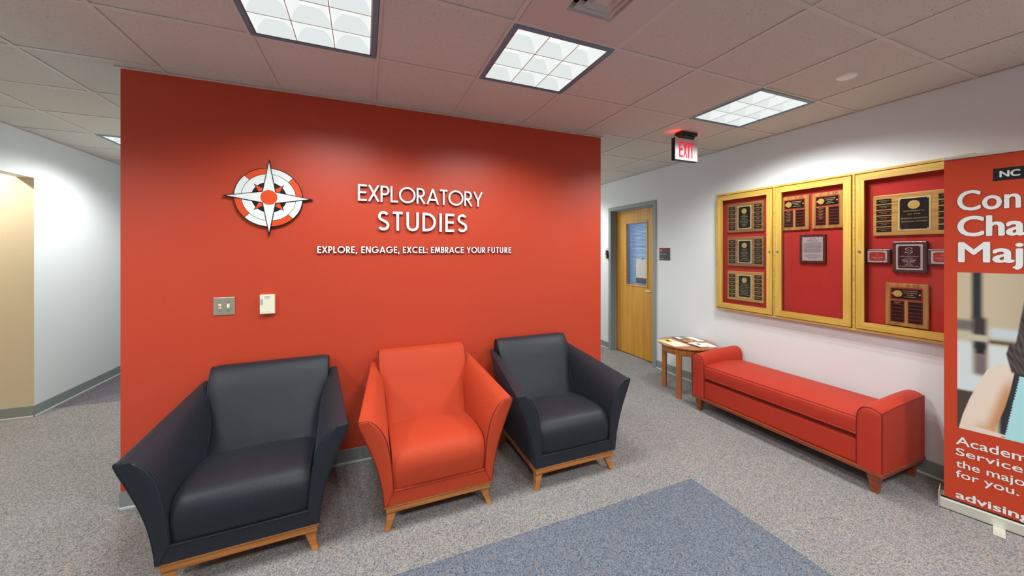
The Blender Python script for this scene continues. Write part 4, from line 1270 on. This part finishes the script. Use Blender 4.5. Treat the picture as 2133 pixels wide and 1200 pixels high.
def bench_arm(ya, s_):
    # ya outer face, inward direction s_
    prof = [(0, .148), (0, .30), (0, .45), (0, .522), (.004, .534), (.03, .547), (.062, .552), (.095, .543), (.118, .515), (.128, .47), (.130, .40), (.130, .30), (.130, .148)]
    P = crom(prof[:5], 2)[:-1] + crom(prof[4:], 4)
    rows = []; NXa = 14
    for i in range(NXa + 1):
        q = i / NXa; x = x0 + (x1 - x0) * q
        lift = .034 * sin(q * pi * .5) ** .9
        r_ = [(x, ya + s_ * p.x, p.y + lift * max(0, min(1, (p.y - .30) / .22))) for p in P]
        rows.append(r_)
    m_ = MB(); m_.grid(rows, smooth=True)
    # domed front
    rr = []
    for sc_, d_ in ((1, 0), (.9, -.006), (.6, -.010), (.02, -.011)):
        rr.append([(x0 + d_, ya + s_ * (.065 + (p.x - .065) * sc_), .40 + (p.y - .40) * (1 - (1 - sc_) * .5) if p.y > .40 else p.y) for p in P])
    m_.grid(rr, smooth=True); m_.quad(rr[-1]); m_.quad(rows[-1])
    o = obj('arm', m_, M['fab_bench'], bn)
    obj('piping', MB().tube([(x - .002, y, z) for x, y, z in rows[0]], .0035, 6), M['pipe_red'], o)
    obj('piping', MB().tube([(r_[7][0], r_[7][1] - s_ * .001, r_[7][2]) for r_ in rows], .0035, 6), M['pipe_red'], o)
bench_arm(y0, 1); bench_arm(y1, -1)

# ------------------------------------------------------------------ round side table
TX, TY, TR, TZ = 3.350, 2.990, .297, .552
tt = thing('side_table', 'small round cherry side table between the oak door and the bench', 'side table', (TX, TY, 0))
obj('tabletop', MB().lathe([(0, TZ), (.28, TZ), (.2935, TZ - .002), (TR, TZ - .008), (TR, TZ - .014), (.288, TZ - .022), (.262, TZ - .027), (0, TZ - .027)], n=64), M['twood'], tt)
obj('apron', MB().lathe([(.258, TZ - .026), (.262, TZ - .03), (.262, TZ - .092), (.255, TZ - .096), (.235, TZ - .096), (.235, TZ - .026)], n=64), M['twoodv'], tt)
for k in range(4):
    a = radians(113.9 + 90 * k)
    R_ = Matrix.Rotation(a, 4, 'Z')
    m_ = MB().taper((.248, 0), (.020, .024), 0, (.248, 0), (.022, .027), TZ - .028)
    for i, v_ in enumerate(m_.v): m_.v[i] = tuple(R_ @ Vector(v_))
    obj('leg', m_, M['twoodv'], tt, bevel=.003)
def flat(P, z0, z1, mi=0):
    return MB().prism([(p[0], p[1]) for p in P], lambda p, q, d: (p, q, d), z1, z0, mi)
def sheet(name, label, cat, P, z0, z1, m_, prints=()):
    c = (sum(p[0] for p in P) / len(P), sum(p[1] for p in P) / len(P))
    r_ = thing(name, label, cat, (c[0], c[1], z0), 0, 'reading matter on the round table')
    obj('cover', flat([(p[0] - c[0], p[1] - c[1]) for p in P], .0, z1 - z0, 0), m_, r_)
    a, b, d = Vector(P[0]), Vector(P[1]), Vector(P[3])
    for (u0, u1, v0, v1, pm) in prints:
        q = []
        for (u, v) in ((u0, v0), (u1, v0), (u1, v1), (u0, v1)):
            w_ = a + (b - a) * u + (d - a) * v; q.append((w_.x - c[0], w_.y - c[1]))
        obj('printed_area', flat(q, z1 - z0, z1 - z0 + .0004), pm, r_)
    return r_
Z0 = TZ + .0005
sheet('magazine', 'grey photo-covered magazine at the back of the round table', 'magazine', [(3.39, 3.235), (3.525, 3.195), (3.47, 2.99), (3.335, 3.03)], Z0, Z0 + .006, M['grey_paper'], [(.1, .45, .1, .5, M['paper']), (.5, .9, .2, .4, M['green_ink']), (.2, .8, .6, .9, M['ink'])])
sheet('leaflet', 'plain white leaflet lying nearest the white wall on the round table', 'leaflet', [(3.53, 3.17), (3.60, 3.14), (3.575, 2.95), (3.50, 2.97)], Z0, Z0 + .004, M['paper'])
sheet('booklet', 'orange booklet in the middle of the round table', 'booklet', [(3.36, 3.075), (3.46, 3.045), (3.425, 2.95), (3.325, 2.985)], Z0 + .0065, Z0 + .010, M['orange_ink'], [(.3, .7, .3, .7, M['bwood'])])
sheet('magazine', 'cream magazine with a yellow map print at the left edge of the table', 'magazine', [(3.095, 3.175), (3.27, 3.150), (3.235, 2.855), (3.062, 2.885)], Z0, Z0 + .009, M['cream_paper'], [(.15, .7, .05, .4, M['yellow_ink']), (.45, .65, .1, .3, M['green_ink']), (.5, .9, .45, .6, M['paper'])])
sheet('brochure', 'white brochure lying under another at the bench side of the table', 'brochure', [(3.36, 2.925), (3.52, 2.875), (3.475, 2.715), (3.305, 2.765)], Z0, Z0 + .006, M['paper'], [(.2, .4, .3, .6, M['grey_paper'])])
sheet('brochure', 'white brochure with a small grey drawing on top at the bench side', 'brochure', [(3.30, 2.935), (3.40, 2.915), (3.385, 2.735), (3.285, 2.755)], Z0 + .0095, Z0 + .015, M['paper'], [(.3, .7, .35, .6, M['grey_paper'])])
